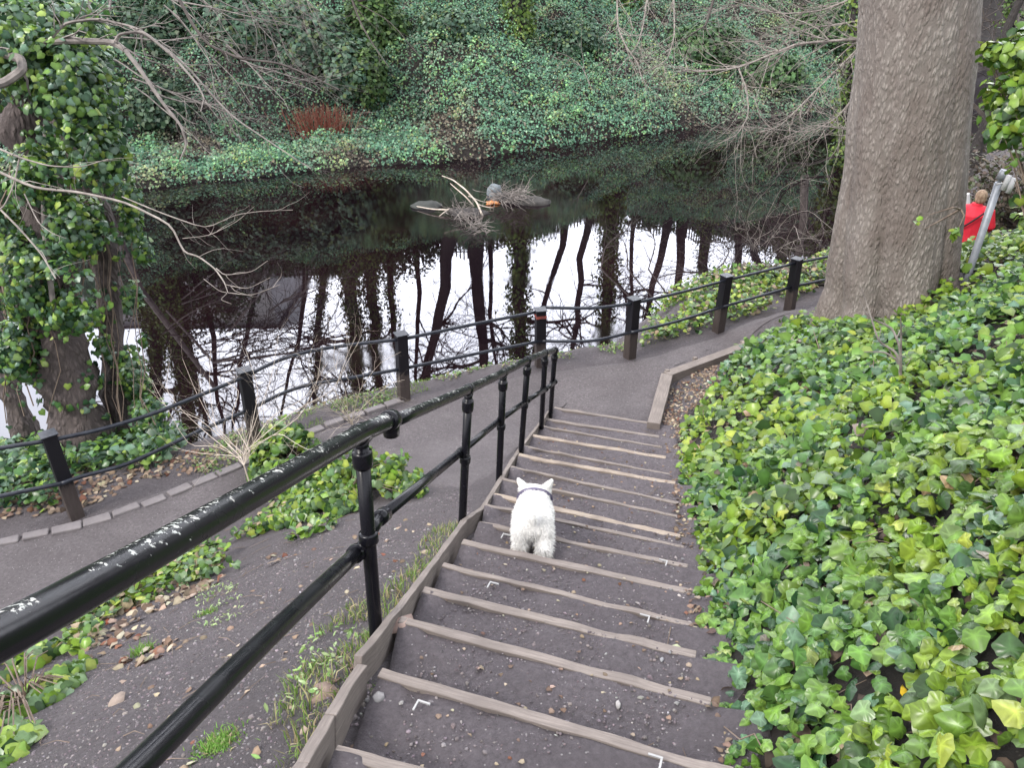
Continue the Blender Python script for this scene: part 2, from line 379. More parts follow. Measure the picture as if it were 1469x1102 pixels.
BANK = [(1090,1300),(1052,1110),(1022,1010),(1003,890),(1012,800),(985,735),(975,655),(985,600),(1040,548),(1085,505),(1150,463),(1200,450),(1385,425),(1385,345),(1500,240),(2000,100),(6000,1500)]
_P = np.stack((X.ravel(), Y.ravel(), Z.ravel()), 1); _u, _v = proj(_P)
shade_mask = ((dfar(_P[:, 0], _P[:, 1]) > -.3) & (_P[:, 1] > 12)) | (inpoly(_u, _v, BANK) & (_P[:, 1] > .2) & (_P[:, 1] < 14)) | ((_P[:, 0] > 9) & (_P[:, 1] > 2)) | ((_P[:, 1] > 16) & (_P[:, 0] > 4))
GC_ = np.where(shade_mask[:, None], np.array((.20, .18, .15))*(1+.35*np.clip(fbm(_P[:, 0], _P[:, 1], 2.2, 3), -1, 1))[:, None], 1.)  # near-black multiplier: leaf-gap shade painted into the soil colour
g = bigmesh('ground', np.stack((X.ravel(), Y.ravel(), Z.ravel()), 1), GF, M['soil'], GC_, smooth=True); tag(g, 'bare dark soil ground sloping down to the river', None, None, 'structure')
# ------------------------------------------------------------------ path sheet
def ribbon(A, B, nu, nv, lift, name, mat, label):
    A = np.array(A, float); B = np.array(B, float)
    def resample(P, n_):
        s = np.concatenate(([0], np.cumsum(np.linalg.norm(np.diff(P, axis=0), axis=1)))); t = np.linspace(0, s[-1], n_)
        return np.stack([np.interp(t, s, P[:, k]) for k in range(2)], 1)
    a = resample(A, nu); b = resample(B, nu); V = []
    for j in range(nv+1):
        f = j/nv; p = a*(1-f)+b*f
        wob = .06*fbm(p[:, 0], p[:, 1], 3., 3)*(1 if j in (0, nv) else 0)
        x = p[:, 0]; y = p[:, 1]+wob; V.append(np.stack((x, y, zg(x, y)+lift-(.03 if j in (0, nv) else 0)), 1))
    V = np.concatenate(V); n_ = nu
    jj, ii = np.meshgrid(np.arange(nv), np.arange(nu-1), indexing='ij'); q = (jj*n_+ii).ravel()
    o = bigmesh(name, V, np.stack((q, q+n_, q+n_+1, q+1), 1), mat, smooth=True); tag(o, label, None, None, 'structure'); return o
inner = [(p[0], p[1]) for p in PI_[:7]]+[(-1.45,6.75),(-.8,6.0),(-.38,5.75),(-.15,6.1),(.12,7.2),(.46,8.45)]+KE[0:]
outer = [(p[0]+.06, p[1]-.10) for p in RL]
ribbon(outer, inner, 420, 22, .012, 'path', M['path'], 'compacted grey brown riverside path')
# ------------------------------------------------------------------ water
def watermat():
    m, nt, b, out = new_mat('river_water'); nt.nodes.remove(b)
    v = mapv(nt, (1, 1, 1))
    h1 = noi(nt, v, 1.1, 3, .5); h2 = noi(nt, mapv(nt, (1, 2.2, 1)), 6, 3, .5)
    bp = N(nt, 'ShaderNodeBump', Strength=.008, Distance=.08); nt.links.new(h1, bp.inputs['Height'])
    # ruffled current near the stranded branches and along the far side
    vo = nt.nodes.new('ShaderNodeTexCoord'); sp = nt.nodes.new('ShaderNodeSeparateXYZ'); nt.links.new(vo.outputs['Object'], sp.inputs[0])
    dn = nt.nodes.new('ShaderNodeVectorMath'); dn.operation = 'DISTANCE'; nt.links.new(vo.outputs['Object'], dn.inputs[0]); dn.inputs[1].default_value = (-1.2, 20.3, WATER)
    rip = noi(nt, mapv(nt, (1, 2.5, 1)), 14, 4, .6); rm = N(nt, 'ShaderNodeMath', operation='MULTIPLY'); nt.links.new(rip, rm.inputs[0]); nt.links.new(ramp(nt, noi(nt, v, .45, 4, .6), [(.54, .02), (.70, .28)]), rm.inputs[1])
    rm2 = N(nt, 'ShaderNodeMath', operation='MULTIPLY_ADD'); nt.links.new(rip, rm2.inputs[0]); dm = N(nt, 'ShaderNodeMapRange'); dm.inputs[1].default_value = 1.; dm.inputs[2].default_value = 3.2; dm.inputs[3].default_value = .7; dm.inputs[4].default_value = 0.; nt.links.new(dn.outputs['Value'], dm.inputs[0]); nt.links.new(dm.outputs[0], rm2.inputs[1]); nt.links.new(rm.outputs[0], rm2.inputs[2])
    bp2 = N(nt, 'ShaderNodeBump', Strength=.03, Distance=.03); nt.links.new(rm2.outputs[0], bp2.inputs['Height']); nt.links.new(bp.outputs[0], bp2.inputs['Normal'])
    gl = N(nt, 'ShaderNodeBsdfGlossy', Roughness=.012); gl.inputs['Color'].default_value = (.93, .94, 1, 1); nt.links.new(bp2.outputs[0], gl.inputs['Normal'])
    c = mixc(nt, ramp(nt, noi(nt, v, .35, 5, .6), [(.4, 0.), (.65, 1.)]), (.005, .002, .0035), (.012, .0055, .0065))
    df = N(nt, 'ShaderNodeBsdfDiffuse'); nt.links.new(c, df.inputs['Color'])
    fr = N(nt, 'ShaderNodeFresnel', IOR=WIOR); nt.links.new(bp2.outputs[0], fr.inputs['Normal'])
    mx = nt.nodes.new('ShaderNodeMixShader'); nt.links.new(fr.outputs[0], mx.inputs[0]); nt.links.new(df.outputs[0], mx.inputs[1]); nt.links.new(gl.outputs[0], mx.inputs[2]); nt.links.new(mx.outputs[0], out.inputs[0])
    return m
WIOR = 1.7
wv = []; wx = np.concatenate((np.arange(-90, -20, 6.), np.arange(-20, 30, 1.), np.arange(30, 95, 6.))); rows = 40
for t in np.linspace(0, 1, rows):
    for x in wx:
        y1 = np.interp(x, WX, WY)+2.5; y0 = y1-34; wv.append((x, y0*(1-t)+y1*t, WATER))
n_ = len(wx); jj, ii = np.meshgrid(np.arange(rows-1), np.arange(n_-1), indexing='ij'); q = (jj*n_+ii).ravel()
tag(bigmesh('river', np.array(wv), np.stack((q, q+1, q+n_+1, q+n_), 1), watermat(), smooth=True), 'dark still river reflecting bare trees', None, None, 'structure')
# ------------------------------------------------------------------ boards
def board(name, A, B, wid, hei, mat, parent, seg=14, jit=.006, topz=0.0, side=0.0, wear=0.0, bev=.004):
    """plank from A to B (top centre line); local x runs along the grain"""
    A = Vector([float(v) for v in A]); B = Vector([float(v) for v in B]); d = B-A; L = d.length; x = d.normalized()
    y = Vector((0, 0, 1)).cross(x).normalized(); z = x.cross(y)
    R = Matrix((x, y, z)).transposed()
    bm = bmesh.new(); rings = []; o = random.uniform(0, 99)
    for i in range(seg+1):
        f = i/seg; w2 = wid/2; n1 = noise.noise(Vector((f*L*4+o, 1, 0))); n2 = noise.noise(Vector((f*L*4+o, 5, 2))); n3 = noise.noise(Vector((f*L*7+o, 9, 2)))
        zt = topz+jit*n3-wear*max(0, noise.noise(Vector((f*L*3+o, 20, 0)))-.1)
        ring = [(-w2+jit*n1+side, -hei), (w2+jit*n2+side, -hei), (w2+jit*n2*1.6+side, zt), (-w2+jit*n1*1.6+side, zt+jit*.4*n1)]
        rings.append([bm.verts.new((f*L, yy, zz)) for yy, zz in ring])
    for i in range(seg):
        for k in range(4): bm.faces.new((rings[i][k], rings[i][(k+1) % 4], rings[i+1][(k+1) % 4], rings[i+1][k]))
    bm.faces.new(rings[0][::-1]); bm.faces.new(rings[-1])
    bmesh.ops.recalc_face_normals(bm, faces=bm.faces)
    me = bpy.data.meshes.new(name); bm.to_mesh(me); bm.free(); me.materials.append(mat)
    ob = bpy.data.objects.new(name, me); col.objects.link(ob); ob.parent = parent
    ob.location = A-(wloc(parent) if parent else Vector((0, 0, 0))); ob.rotation_euler = R.to_euler()
    if bev:
        b = ob.modifiers.new('bevel', 'BEVEL'); b.width = bev; b.segments = 2; b.limit_method = 'ANGLE'
    return ob
st = empty('staircase', RISERS[0][0], 'long flight of earth steps with weathered timber edges going down to the path', 'steps')
bright = {3, 5, 8}; thin = {2: .03, 4: .03, 6: .03, 7: .028, 9: .03, 10: .035, 12: .035}
for i, (a, b) in enumerate(RISERS):
    wd = thin.get(i, .048)*.88
    d = (b-a); a2, b2 = a+d*.0, b+d*.02
    board('step_edge', a2+np.array((0, 0, .012)), b2+np.array((0, 0, .012)), wd*1.12, .13, M['woodpale'] if i in bright else M['wood'], st, 22, .008, 0, 0, .022 if i > 9 else .01)
    # trodden earth of the tread behind this edge
    if i+1 < len(RISERS):
        na, nb = RISERS[i+1]; mb = MB(); nu_, nv_ = 34, 14; vs = []
        for jv in range(nv_+1):
            f = jv/nv_
            pa = a*(1-f)+na*f; pb = b*(1-f)+nb*f; pb = pb+(pb-pa)*.17
            for iu in range(nu_+1):
                g_ = iu/nu_; p = pa*(1-g_)+pb*g_; z = a[2]+(.03*g_ if f > .05 else 0)
                z += -.012+.016*noise.noise(Vector((p[0]*5, p[1]*5, i*3)))+.008*noise.noise(Vector((p[0]*19, p[1]*19, i*3)))+(.03*max(0, g_-.86)/.14)+.02*(1-g_)*(g_ < .08)
                vs.append((p[0], p[1], z))
        nb0 = len(vs); W1 = nu_+1
        fs = [(j*W1+k, j*W1+k+1, (j+1)*W1+k+1, (j+1)*W1+k) for j in range(nv_) for k in range(nu_)]
        rim = [k for k in range(W1)]+[j*W1+nu_ for j in range(1, nv_+1)]+[nv_*W1+k for k in range(nu_-1, -1, -1)]+[j*W1 for j in range(nv_-1, 0, -1)]
        low = [(vs[k][0], vs[k][1], vs[k][2]-.16) for k in rim]; vs += low
        for k in range(len(rim)): fs.append((rim[k], nb0+k, nb0+(k+1) % len(rim), rim[(k+1) % len(rim)]))
        mb.add(vs, [f[::-1] for f in fs]); 
        mb.f = [f[::-1] for f in mb.f]
        mb.build('tread', M['tread'], st, smooth=True)
for k in range(len(SBw)-1):
    if k == 3: pass
    board('side_board', SBw[k]+np.array((0, 0, .03)), SBw[k+1]+np.array((0, 0, .03)), .036 if k else .03, .24, M['wood'], st, 10, .006, 0, -.02)
for k in range(len(SB2)-1):
    board('side_board', SB2[k]+np.array((0, 0, .03)), SB2[k+1]+np.array((0, 0, .03)), .042, .24, M['wood'], st, 8, .006, 0, -.02)
# pale corner marks on the treads
for (u, v, i, dr, lb) in [(600,1008,15,0,'white L-shaped corner mark at the left of the lowest step in the picture'),(703,838,12,0,'white L-shaped corner mark on the step just below the dog, left side'),(722,768,10,0,'small white L-shaped corner mark beside the left hind paw of the dog'),(932,892,12,1,'white L-shaped corner mark at the right end of a middle step'),(957,812,10,1,'faint white L-shaped corner mark at the right end below the long timber edge'),(950,1097,14,1,'white L-shaped corner mark at the bottom edge of the picture near the ivy')]:
    z = RISE*(i-0)+.012 if True else 0
    p = at(u, v, z); j = min(range(len(RISERS)), key=lambda k: abs((RISERS[k][0][1]+RISERS[k][1][1])/2+.0-p[1]))
    # level of the tread under the point
    for k in range(len(RISERS)-1):
        a, b = RISERS[k]; na, nb = RISERS[k+1]
        q_ = at(u, v, a[2]+.008); fy = (q_[0]-a[0])/(b[0]-a[0]); yl = a[1]+(b[1]-a[1])*fy; yn = na[1]+(nb[1]-na[1])*fy
        if yn <= q_[1] <= yl: p = q_+np.array((0, 0, .03*fy))
    t = (RISERS[8][1]-RISERS[8][0]); t = t/np.linalg.norm(t); n2 = np.array((-t[1], t[0], 0)); t = t*(1-2*dr)
    L = .052; w_ = .0075; mb = MB(); up = np.array((0, 0, .007))
    def strip(p0, dv, sv, ln, wd_):
        vs = [p0, p0+dv*ln, p0+dv*ln+sv*wd_, p0+sv*wd_]; vs = [q+np.array((0, 0, .014)) for q in vs]+[q+up for q in vs]
        mb.add(vs, [(0, 3, 2, 1), (4, 5, 6, 7), (0, 1, 5, 4), (1, 2, 6, 5), (2, 3, 7, 6), (3, 0, 4, 7)])
    strip(p, t, -n2, L, w_); strip(p-n2*(w_+.0005), -n2, t, L*.8, w_)
    if 'whitep' not in M: M['whitep'] = simple('white_marker', (.36, .36, .36), .8)
    tag(mb.build('corner_mark', M['whitep'], origin=p), lb, 'floor mark', 'white corner marks on the steps')
# ------------------------------------------------------------------ timber edging right of the stair foot
ke = empty('timber_edging', (1.7, 8.05, 0), 'low timber edging boards turning a corner round the soil bed at the stair foot', 'edging')
KP = [at(938,607,.10), at(957,536,.10), at(1052,501,.10), at(1112,478,.10), at(1180,455,.10), at(1180,455,.10)+np.array((1.3,1.25,-.03))]
for k in range(len(KP)-1):
    board('edging_board', KP[k], KP[k+1], .15 if k == 0 else .13, .22, M['wood'], ke, 8, .005, .002*k, 0, 0)
for u, v in [(958,530),(998,512),(1066,489),(1126,468)]:
    p = at(u, v, .13); mb = MB(); mb.box((p[0], p[1]+.02, .03), .05, .05, .17, .4); mb.build('peg', M['wood'], ke, bevel=.004)
# ------------------------------------------------------------------ edging stones on the river side of the path
KS = [at(-60,805), at(0,779), at(100,762), at(200,730), at(270,700), at(330,675), at(400,645), at(470,612), at(530,592), at(600,567)]
KS = np.array([(p[0], p[1]) for p in KS]); ss = np.concatenate(([0], np.cumsum(np.linalg.norm(np.diff(KS, axis=0), axis=1))))
nst = int(ss[-1]/.27); ords = ['first','second','third','fourth','fifth','sixth','seventh','eighth','ninth','tenth','eleventh','twelfth','thirteenth','fourteenth','fifteenth','sixteenth','seventeenth','eighteenth','nineteenth','twentieth','twenty-first','twenty-second','twenty-third','twenty-fourth','twenty-fifth','twenty-sixth','twenty-seventh','twenty-eighth']
for k in range(min(nst, 28)):
    s0 = .27*k; p = [np.interp(s0+.125, ss, KS[:, j]) for j in (0, 1)]; p2 = [np.interp(s0+.20, ss, KS[:, j]) for j in (0, 1)]
    an = math.atan2(p2[1]-p[1], p2[0]-p[0])+random.uniform(-.12, .12); L = .245+random.uniform(-.02, .01); zz = z1(p[0], p[1])
    mb = MB(); mb.box((0, 0, 0), L, .115+random.uniform(-.012, .012), .10, 0)
    mb.v = [(v[0]+random.uniform(-.012, .012), v[1]+random.uniform(-.012, .012), v[2]+random.uniform(-.006, .006)) for v in mb.v]
    o = mb.build('edging_stone', M['concrete'], bevel=.012); o.location = (p[0], p[1], zz-.013+random.uniform(-.008, .008)); o.rotation_euler = (random.uniform(-.05, .05), 0, an)
    tag(o, 'grey path edging stone, %s counting from the left edge of the photo' % ords[k], 'kerb stone', 'edging stones along the river side of the path')
# ------------------------------------------------------------------ riverside railing
rf = empty('river_railing', (RL[6][0], RL[6][1], 0), 'black two-rail fence with square timber posts between the path and the river', 'railing')
PP = [(-6.6,5.15),(-4.34,6.31),(-2.9,7.57),(-1.35,8.62),(.38,9.52),(1.62,9.79),(3.03,10.63),(4.29,11.34),(6.2,13.05),(8.1,15.1)]
tops = [None,(68,622),(350,530),(576,480),(775,447),(910,430),(1043,397),(1143,373),None,None]
for k, (x, y) in enumerate(PP):
    z0 = z1(x, y) if k > 7 else 0; mb = MB(); hh = .91; tp = (x, y, z0+hh)
    if tops[k]:
        q = at(tops[k][0], tops[k][1], hh); tp = (float(q[0])*.8+x*.2, float(q[1])*.8+y*.2, hh)
    an = math.atan2(RL[min(k+4, 14)][1]-RL[min(k+3, 13)][1], RL[min(k+4, 14)][0]-RL[min(k+3, 13)][0])
    w_ = .065; vs = []
    for (cx, cy, cz, ww) in ((x, y, z0-.3, w_), (x, y, z0, w_), (x*.5+tp[0]*.5, y*.5+tp[1]*.5, z0+hh*.5, w_), (tp[0], tp[1], z0+hh, w_*.97)):
        for sx_, sy_ in ((-1, -1), (1, -1), (1, 1), (-1, 1)):
            vs.append((cx+ww*(sx_*math.cos(an)-sy_*math.sin(an)), cy+ww*(sx_*math.sin(an)+sy_*math.cos(an)), cz))
    fs = [(4*j+i, 4*j+(i+1) % 4, 4*j+4+(i+1) % 4, 4*j+4+i) for j in range(3) for i in range(4)]+[(3, 2, 1, 0), (12, 13, 14, 15)]
    mb.add(vs, fs); po = mb.build('post', M['post'], rf, origin=(x, y, z0), bevel=.006)
    cpb = MB(); cpb.box((tp[0], tp[1], z0+hh+.008), .15, .15, .012, an); c_ = cpb.build('cap_plate', M['tubeblue'], rf); 
    if k == 4:
        if 'redband' not in M: M['redband'] = simple('red_marker', (.30, .07, .05), .6, (.12, .03, .03), 30)
        rb = MB(); rb.box((tp[0]*.95+x*.05, tp[1]*.95+y*.05, hh-.085), .137, .137, .035, an); rb.build('red_band', M['redband'], rf)
def railpts(uv, z): return [at(u, v, z) for u, v in uv]
zt, zl = .86, .45
TOPS = [[(-60,655),(0,643),(72,632)],[(72,632),(140,618),(215,596),(290,566),(350,541)],[(350,541),(400,516),(450,502),(515,493),(576,487)],[(576,487),(680,465),(778,446)],[(778,441),(850,443),(910,435)],[(910,435),(975,420),(1043,402)],[(1043,402),(1143,377)],[(1143,377),(1200,366)]]
LOWS = [[(-60,728),(0,712),(88,694)],[(88,694),(115,684),(180,668),(240,640),(300,612),(358,588)],[(358,588),(400,566),(440,552),(500,543),(578,529)],[(578,529),(680,508),(777,489)],[(777,489),(800,490),(850,490),(905,477)],[(905,477),(970,462),(1037,440)],[(1037,440),(1138,411)],[(1138,411),(1200,398)]]
for grp, zz in ((TOPS, zt), (LOWS, zl)):
    for uv in grp:
        P = railpts(uv, zz); mb = MB()
        # smooth bend
        Q = []
        for i in range(len(P)-1):
            for s_ in range(4): Q.append(P[i]*(1-s_/4)+P[i+1]*s_/4)
        Q.append(P[-1])
        for _ in range(2): Q = [Q[0]]+[(Q[i-1]+2*Q[i]+Q[i+1])/4 for i in range(1, len(Q)-1)]+[Q[-1]]
        mb.tube(Q, .021, 10); mb.build('rail', M['tubeblue'], rf, smooth=True)
for zz, h_ in ((zt, 0), (zl, 0)):
    P = [at(*TOPS[-1][-1], zt) if zz == zt else at(*LOWS[-1][-1], zl), np.array((6.2, 13.05, zz-.1)), np.array((8.1, 15.1, zz-.35))]
    mb = MB(); mb.tube(P, .021, 8); mb.build('rail', M['tubeblue'], rf, smooth=True)
# ------------------------------------------------------------------ stair handrail
HP = [((540,915),(518,632),2.25),((663,750),(672,565),1.55),((716,682),(722,540),1.1),((748,640),(757,521),.8),((777,605),(782,510),.45),((790,590),(796,506),.2)]
hr = empty('stair_handrail', at(540,915,2.25), 'black painted tubular handrail with chipped paint beside the steps', 'handrail')
feet = [at(*f, z) for f, t, z in HP]; ptops = [at(*t, z+.98) for f, t, z in HP]
def collar(mb, p, ax, r, h):
    p = np.array(p); ax = np.array(ax)/np.linalg.norm(ax)
    mb.tube([p-ax*h/2, p-ax*h*.35, p+ax*h*.35, p+ax*h/2], [r*.93, r, r, r*.93], 16)
top0 = atD(-260, 1040, .98); topn = atD(0, 916, 1.25)
jn = at(560, 603, ptops[0][2]-.12+.07)
RT = [top0, topn, atD(250, 775, 1.78), ptops[0]+np.array((0, 0, .035)), jn]
def smoothline(P, n=5, it=2):
    Q = []
    for i in range(len(P)-1):
        for s_ in range(n): Q.append(P[i]*(1-s_/n)+P[i+1]*s_/n)
    Q.append(P[-1])
    for _ in range(it): Q = [Q[0]]+[(Q[i-1]+2*Q[i]+Q[i+1])/4 for i in range(1, len(Q)-1)]+[Q[-1]]
    return Q
mb = MB(); mb.tube(smoothline([np.array(p) for p in RT]), .0385, 20); mb.build('top_rail', M['railpaint'], hr, smooth=True)
RT2 = [jn+np.array((.0, .0, -.012))]+[p+np.array((0, 0, .03)) for p in ptops[1:]]
mb = MB(); mb.tube(smoothline(RT2), .030, 16); mb.build('top_rail', M['railpaint'], hr, smooth=True)
ax = RT2[1]-jn; mb = MB(); collar(mb, jn, ax, .047, .07); mb.tube([jn, jn+np.array((0, 0, -.075))], [.04, .036], 14); mb.build('joint', M['postpaint'], hr, smooth=True)
mids = []
for k, (f, t) in enumerate(zip(feet, ptops)):
    r = .031 if k == 0 else .027; dn = f+(f-t)*.15
    mb = MB(); mb.tube([dn, f, f*.5+t*.5, t+(f-t)*.03], r, 16); mb.build('post', M['postpaint'], hr, smooth=True)
    mb = MB(); d = (t-f); 
    collar(mb, t-d*.085, d, r*1.38, .075); mb.tube([t-d*.06, t-d*.03, t], [r*1.1, r*.9, r*1.15], 14)
    nx_ = (ptops[1]-ptops[0]) if k == 0 else (ptops[min(k+1, 5)]-ptops[k-1])
    collar(mb, t+np.array((0, 0, .03)), nx_, .047 if k == 0 else .037, .07); mb.build('bracket', M['postpaint'], hr, smooth=True)
    mids.append(f+d*.515)
MU = [(543,745,0,.55),(662,648,1,.52),(719,601,2,.52),(757,574,3,.5),(783,558,4,.5),(796,548,5,.5)]
mw = [at(u, v, HP[k][2]+h) for u, v, k, h in MU]
low0 = [atD(60, 1230, 1.35), atD(200, 1100, 1.62), atD(360, 938, 2.2), at(512, 793, 2.25+.45)]
mb = MB(); mb.tube(smoothline([np.array(p) for p in low0]), .0315, 16); mb.build('mid_rail', M['postpaint'], hr, smooth=True)
for k in range(5):
    a, b = mw[k], mw[k+1]; mb = MB(); mb.tube([a, b], .024 if k else .027, 12); mb.build('mid_rail', M['postpaint'], hr, smooth=True)
for k in range(6):
    mb = MB(); d = ptops[k]-feet[k]; ctr = feet[k]+d*.51
    if k == 0:
        collar(mb, ctr+d*.025, d, .043, .05); mb.tube([low0[-1]-(low0[-1]-low0[-2])*.03, low0[-1]], .041, 14); mb.tube([mw[0], mw[0]+(mw[1]-mw[0])*.05], .036, 14); mb.tube([low0[-1], ctr+d*.01], .03, 12); mb.tube([mw[0], ctr+d*.04], .03, 12)
    else:
        collar(mb, mw[k]*.0+ctr, d, .036, .05); mb.tube([ctr, mw[k]], .026, 10); collar(mb, mw[k], mw[k]-mw[k-1], .031, .07)
    mb.build('clamp', M['postpaint'], hr, smooth=True)
# ------------------------------------------------------------------ leaves
_h = [(.0, .05), (.18, -.07), (.38, -.02), (.44, .17), (.53, .37), (.39, .58)]
def ivy_t():
    pts = _h+[(0, 1.0)]+[(-x, y) for x, y in _h[:0:-1]]
    V = [(x, y, -.34*abs(x)**1.3-.16*max(0, y-.4)) for x, y in pts]+[(0, .34, .04)]; c = len(pts)
    return np.array(V), np.array([(i, (i+1) % c, c) for i in range(c)])
def mid_t():
    V = [(0, 0, 0), (.42, .02, -.12), (.52, .42, -.14), (0, 1, -.08), (-.52, .42, -.14), (-.42, .02, -.12), (0, .38, .02)]
    return np.array(V), np.array([(i, (i+1) % 6, 6) for i in range(6)])
def lance_t():
    V = [(0, 0, 0), (.2, .3, -.05), (.17, .65, -.06), (0, 1, -.15), (-.17, .65, -.06), (-.2, .3, -.05), (0, .5, .02)]
    return np.array(V), np.array([(i, (i+1) % 6, 6) for i in range(6)])
def quad_t():
    V = [(0, 0, 0), (.5, .35, -.1), (0, 1, 0), (-.5, .35, -.1)]
    return np.array(V), np.array([(0, 1, 2), (0, 2, 3)])
def ivy_hi():
    pts = np.array(_h+[(0, 1.0)]+[(-x, y) for x, y in _h[:0:-1]]); n = len(pts); O = []; tip = []
    for i in range(n):
        p0, p1, p2, p3 = pts[i-1], pts[i], pts[(i+1) % n], pts[(i+2) % n]; O.append(p1); tip.append(i in (2, 4, 6, 8, 10))
        O.append(.5*((2*p1)+(-p0+p2)*.5+(2*p0-5*p1+4*p2-p3)*.25*.8+(-p0+3*p1-3*p2+p3)*.125)); tip.append(False)
    O = np.array(O); c = np.array((0, .30)); I = c+(O-c)*.55; m = len(O)
    def z(p): return -.34*np.abs(p[:, 0])**1.3-.16*np.maximum(0, p[:, 1]-.4)
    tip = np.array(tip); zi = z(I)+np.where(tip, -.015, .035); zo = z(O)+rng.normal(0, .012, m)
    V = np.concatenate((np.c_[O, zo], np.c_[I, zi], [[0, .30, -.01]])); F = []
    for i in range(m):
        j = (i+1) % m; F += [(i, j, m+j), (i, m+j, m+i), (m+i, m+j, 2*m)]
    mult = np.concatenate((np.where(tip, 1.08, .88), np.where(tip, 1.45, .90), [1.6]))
    return V, np.array(F), mult
IVY, MID, LANCE, QUAD = ivy_t(), mid_t(), lance_t(), quad_t(); IVYH = ivy_hi()
def unit(a): return a/np.maximum(np.linalg.norm(a, axis=1, keepdims=True), 1e-9)
def leaves(P, Nn, size, T, tilt=.5, down=None):
    n = len(P); nn = unit(Nn+rng.normal(0, tilt, (n, 3)))
    t = rng.normal(0, 1, (n, 3))
    if down is not None: t = t*.8+down
    t = unit(t-nn*np.sum(t*nn, 1, keepdims=True)); b = np.cross(t, nn)
    V0, F0 = T[:2]; s = size[:, None, None]
    wv_ = rng.uniform(.8, 1.2, (n, 1, 1)); curl = rng.uniform(.3, 1.9, (n, 1, 1))
    V = P[:, None]+s*(V0[None, :, 0:1]*wv_*b[:, None]+(V0[None, :, 1:2]-.4)*t[:, None]+V0[None, :, 2:3]*curl*nn[:, None])
    F = F0[None]+(np.arange(n)*len(V0))[:, None, None]
    return V.reshape(-1, 3), F.reshape(-1, 3)
def pal(n, cols, w, var=.2):
    cols = np.array(cols); k = rng.choice(len(cols), n, p=np.array(w)/sum(w)); c = cols[k]*rng.uniform(1-var, 1+var, (n, 1))*rng.uniform(.93, 1.07, (n, 3)); return c
G_FRESH = [(.156,.256,.034),(.084,.162,.028),(.034,.076,.024),(.140,.225,.105),(.26,.335,.06),(.28,.22,.14)]
def vcol(C, T):
    k = len(T[0]); m = np.ones(k)
    if len(T) > 2: m = T[2]
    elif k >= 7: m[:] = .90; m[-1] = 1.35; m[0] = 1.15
    return (C[:, None, :]*m[None, :, None]).reshape(-1, 3)
def leafobj(name, P, Nn, size, C, T, mat, tilt=.5, down=None, parent=None):
    V, F = leaves(P, Nn, size, T, tilt, down); return bigmesh(name, V, F, mat, vcol(C, T), parent, True)
def field(n, x0, x1, y0, y1, poly=None, cond=None):
    x = rng.uniform(x0, x1, n); y = rng.uniform(y0, y1, n); z = zg(x, y); P = np.stack((x, y, z), 1)
    k = np.ones(n, bool)
    if poly is not None:
        u, v = proj(P); k &= inpoly(u, v, poly)
    P = P[k]
    if cond is not None: P = P[cond(P)]
    return P
def merge(name, parts, mat, label, kind='stuff', cat=None, parent=None):
    Vs, Fs, Cs, o = [], [], [], 0
    for V, F, C in parts: Vs.append(V); Fs.append(F+o); Cs.append(C); o += len(V)
    ob = bigmesh(name, np.concatenate(Vs), np.concatenate(Fs), mat, np.concatenate(Cs), parent, True)
    if label: tag(ob, label, cat, None, kind)
    return ob
def part(P, Nn, size, C, T, tilt=.5, down=None):
    V, F = leaves(P, Nn, size, T, tilt, down); return (V, F, vcol(C, T))
# ivy bank right of the steps
def shaggy(P): return .5+.5*np.clip(fbm(P[:, 0], P[:, 1], 2.6, 3, 4.), -1, 1)
P = field(290000, .5, 13, .3, 15, BANK, lambda P: (P[:, 1] > .3) & ((P[:, 1] < 10.8) | (P[:, 2] > .12)) & ((P[:, 2]-EYE)*-sP+P[:, 1]*cP > .8))
Dp = P[:, 1]*cP-(P[:, 2]-EYE)*sP
th = fbm(P[:, 0], P[:, 1], 1.7, 4, 9.)
keep = (rng.random(len(P)) < np.where(th < -.58, .12, .48)*np.where(Dp > 8, .55, 1)); P = P[keep]; Dp = Dp[keep]; th = th[keep]
n = len(P); nr = gnorm(P[:, 0], P[:, 1]); sh = shaggy(P)
edge = np.clip((P[:, 0]-(.35+.17*P[:, 1]))/.9, .25, 1)
h = rng.beta(2.2, 1.6, n)*(.08+.22*sh)*edge+.01
P = P+nr*h[:, None]
hue = fbm(P[:, 0], P[:, 1], 1.1, 3, 2.)
C = pal(n, G_FRESH, [42, 30, 15, 10, 4, .8])
C = C*np.where(hue[:, None] > .3, np.array((.80, .90, 1.15)), np.array((1.06, 1.0, .9)))
sz = np.minimum(rng.uniform(.040, .098, n), 1)*np.where(P[:, 1] < 2.6, .92, 1)*rng.choice([.75, 1, 1.18], len(P))*np.where(P[:, 0] < .62+.17*P[:, 1], .72, 1)*np.where(rng.random(n) < .12, 1.25, 1)
nr_up = unit(nr*.6+np.array((-.15, -.35, .75)))
a = (Dp < 6.5) & (Dp >= 4.4); hi = Dp < 4.4; lo = Dp >= 6.5
merge('ivy_ground_cover', [part(P[hi], nr_up[hi], sz[hi], C[hi], IVYH, .5, np.array((-.6, .1, -.5))), part(P[a], nr_up[a], sz[a], C[a], IVY, .55, np.array((-.6, .1, -.5))), part(P[lo], nr_up[lo], sz[lo]*1.12, C[lo], MID, .45, np.array((-.6, .1, -.5)))], M['leaf'], 'dense green ivy covering the slope right of the steps')
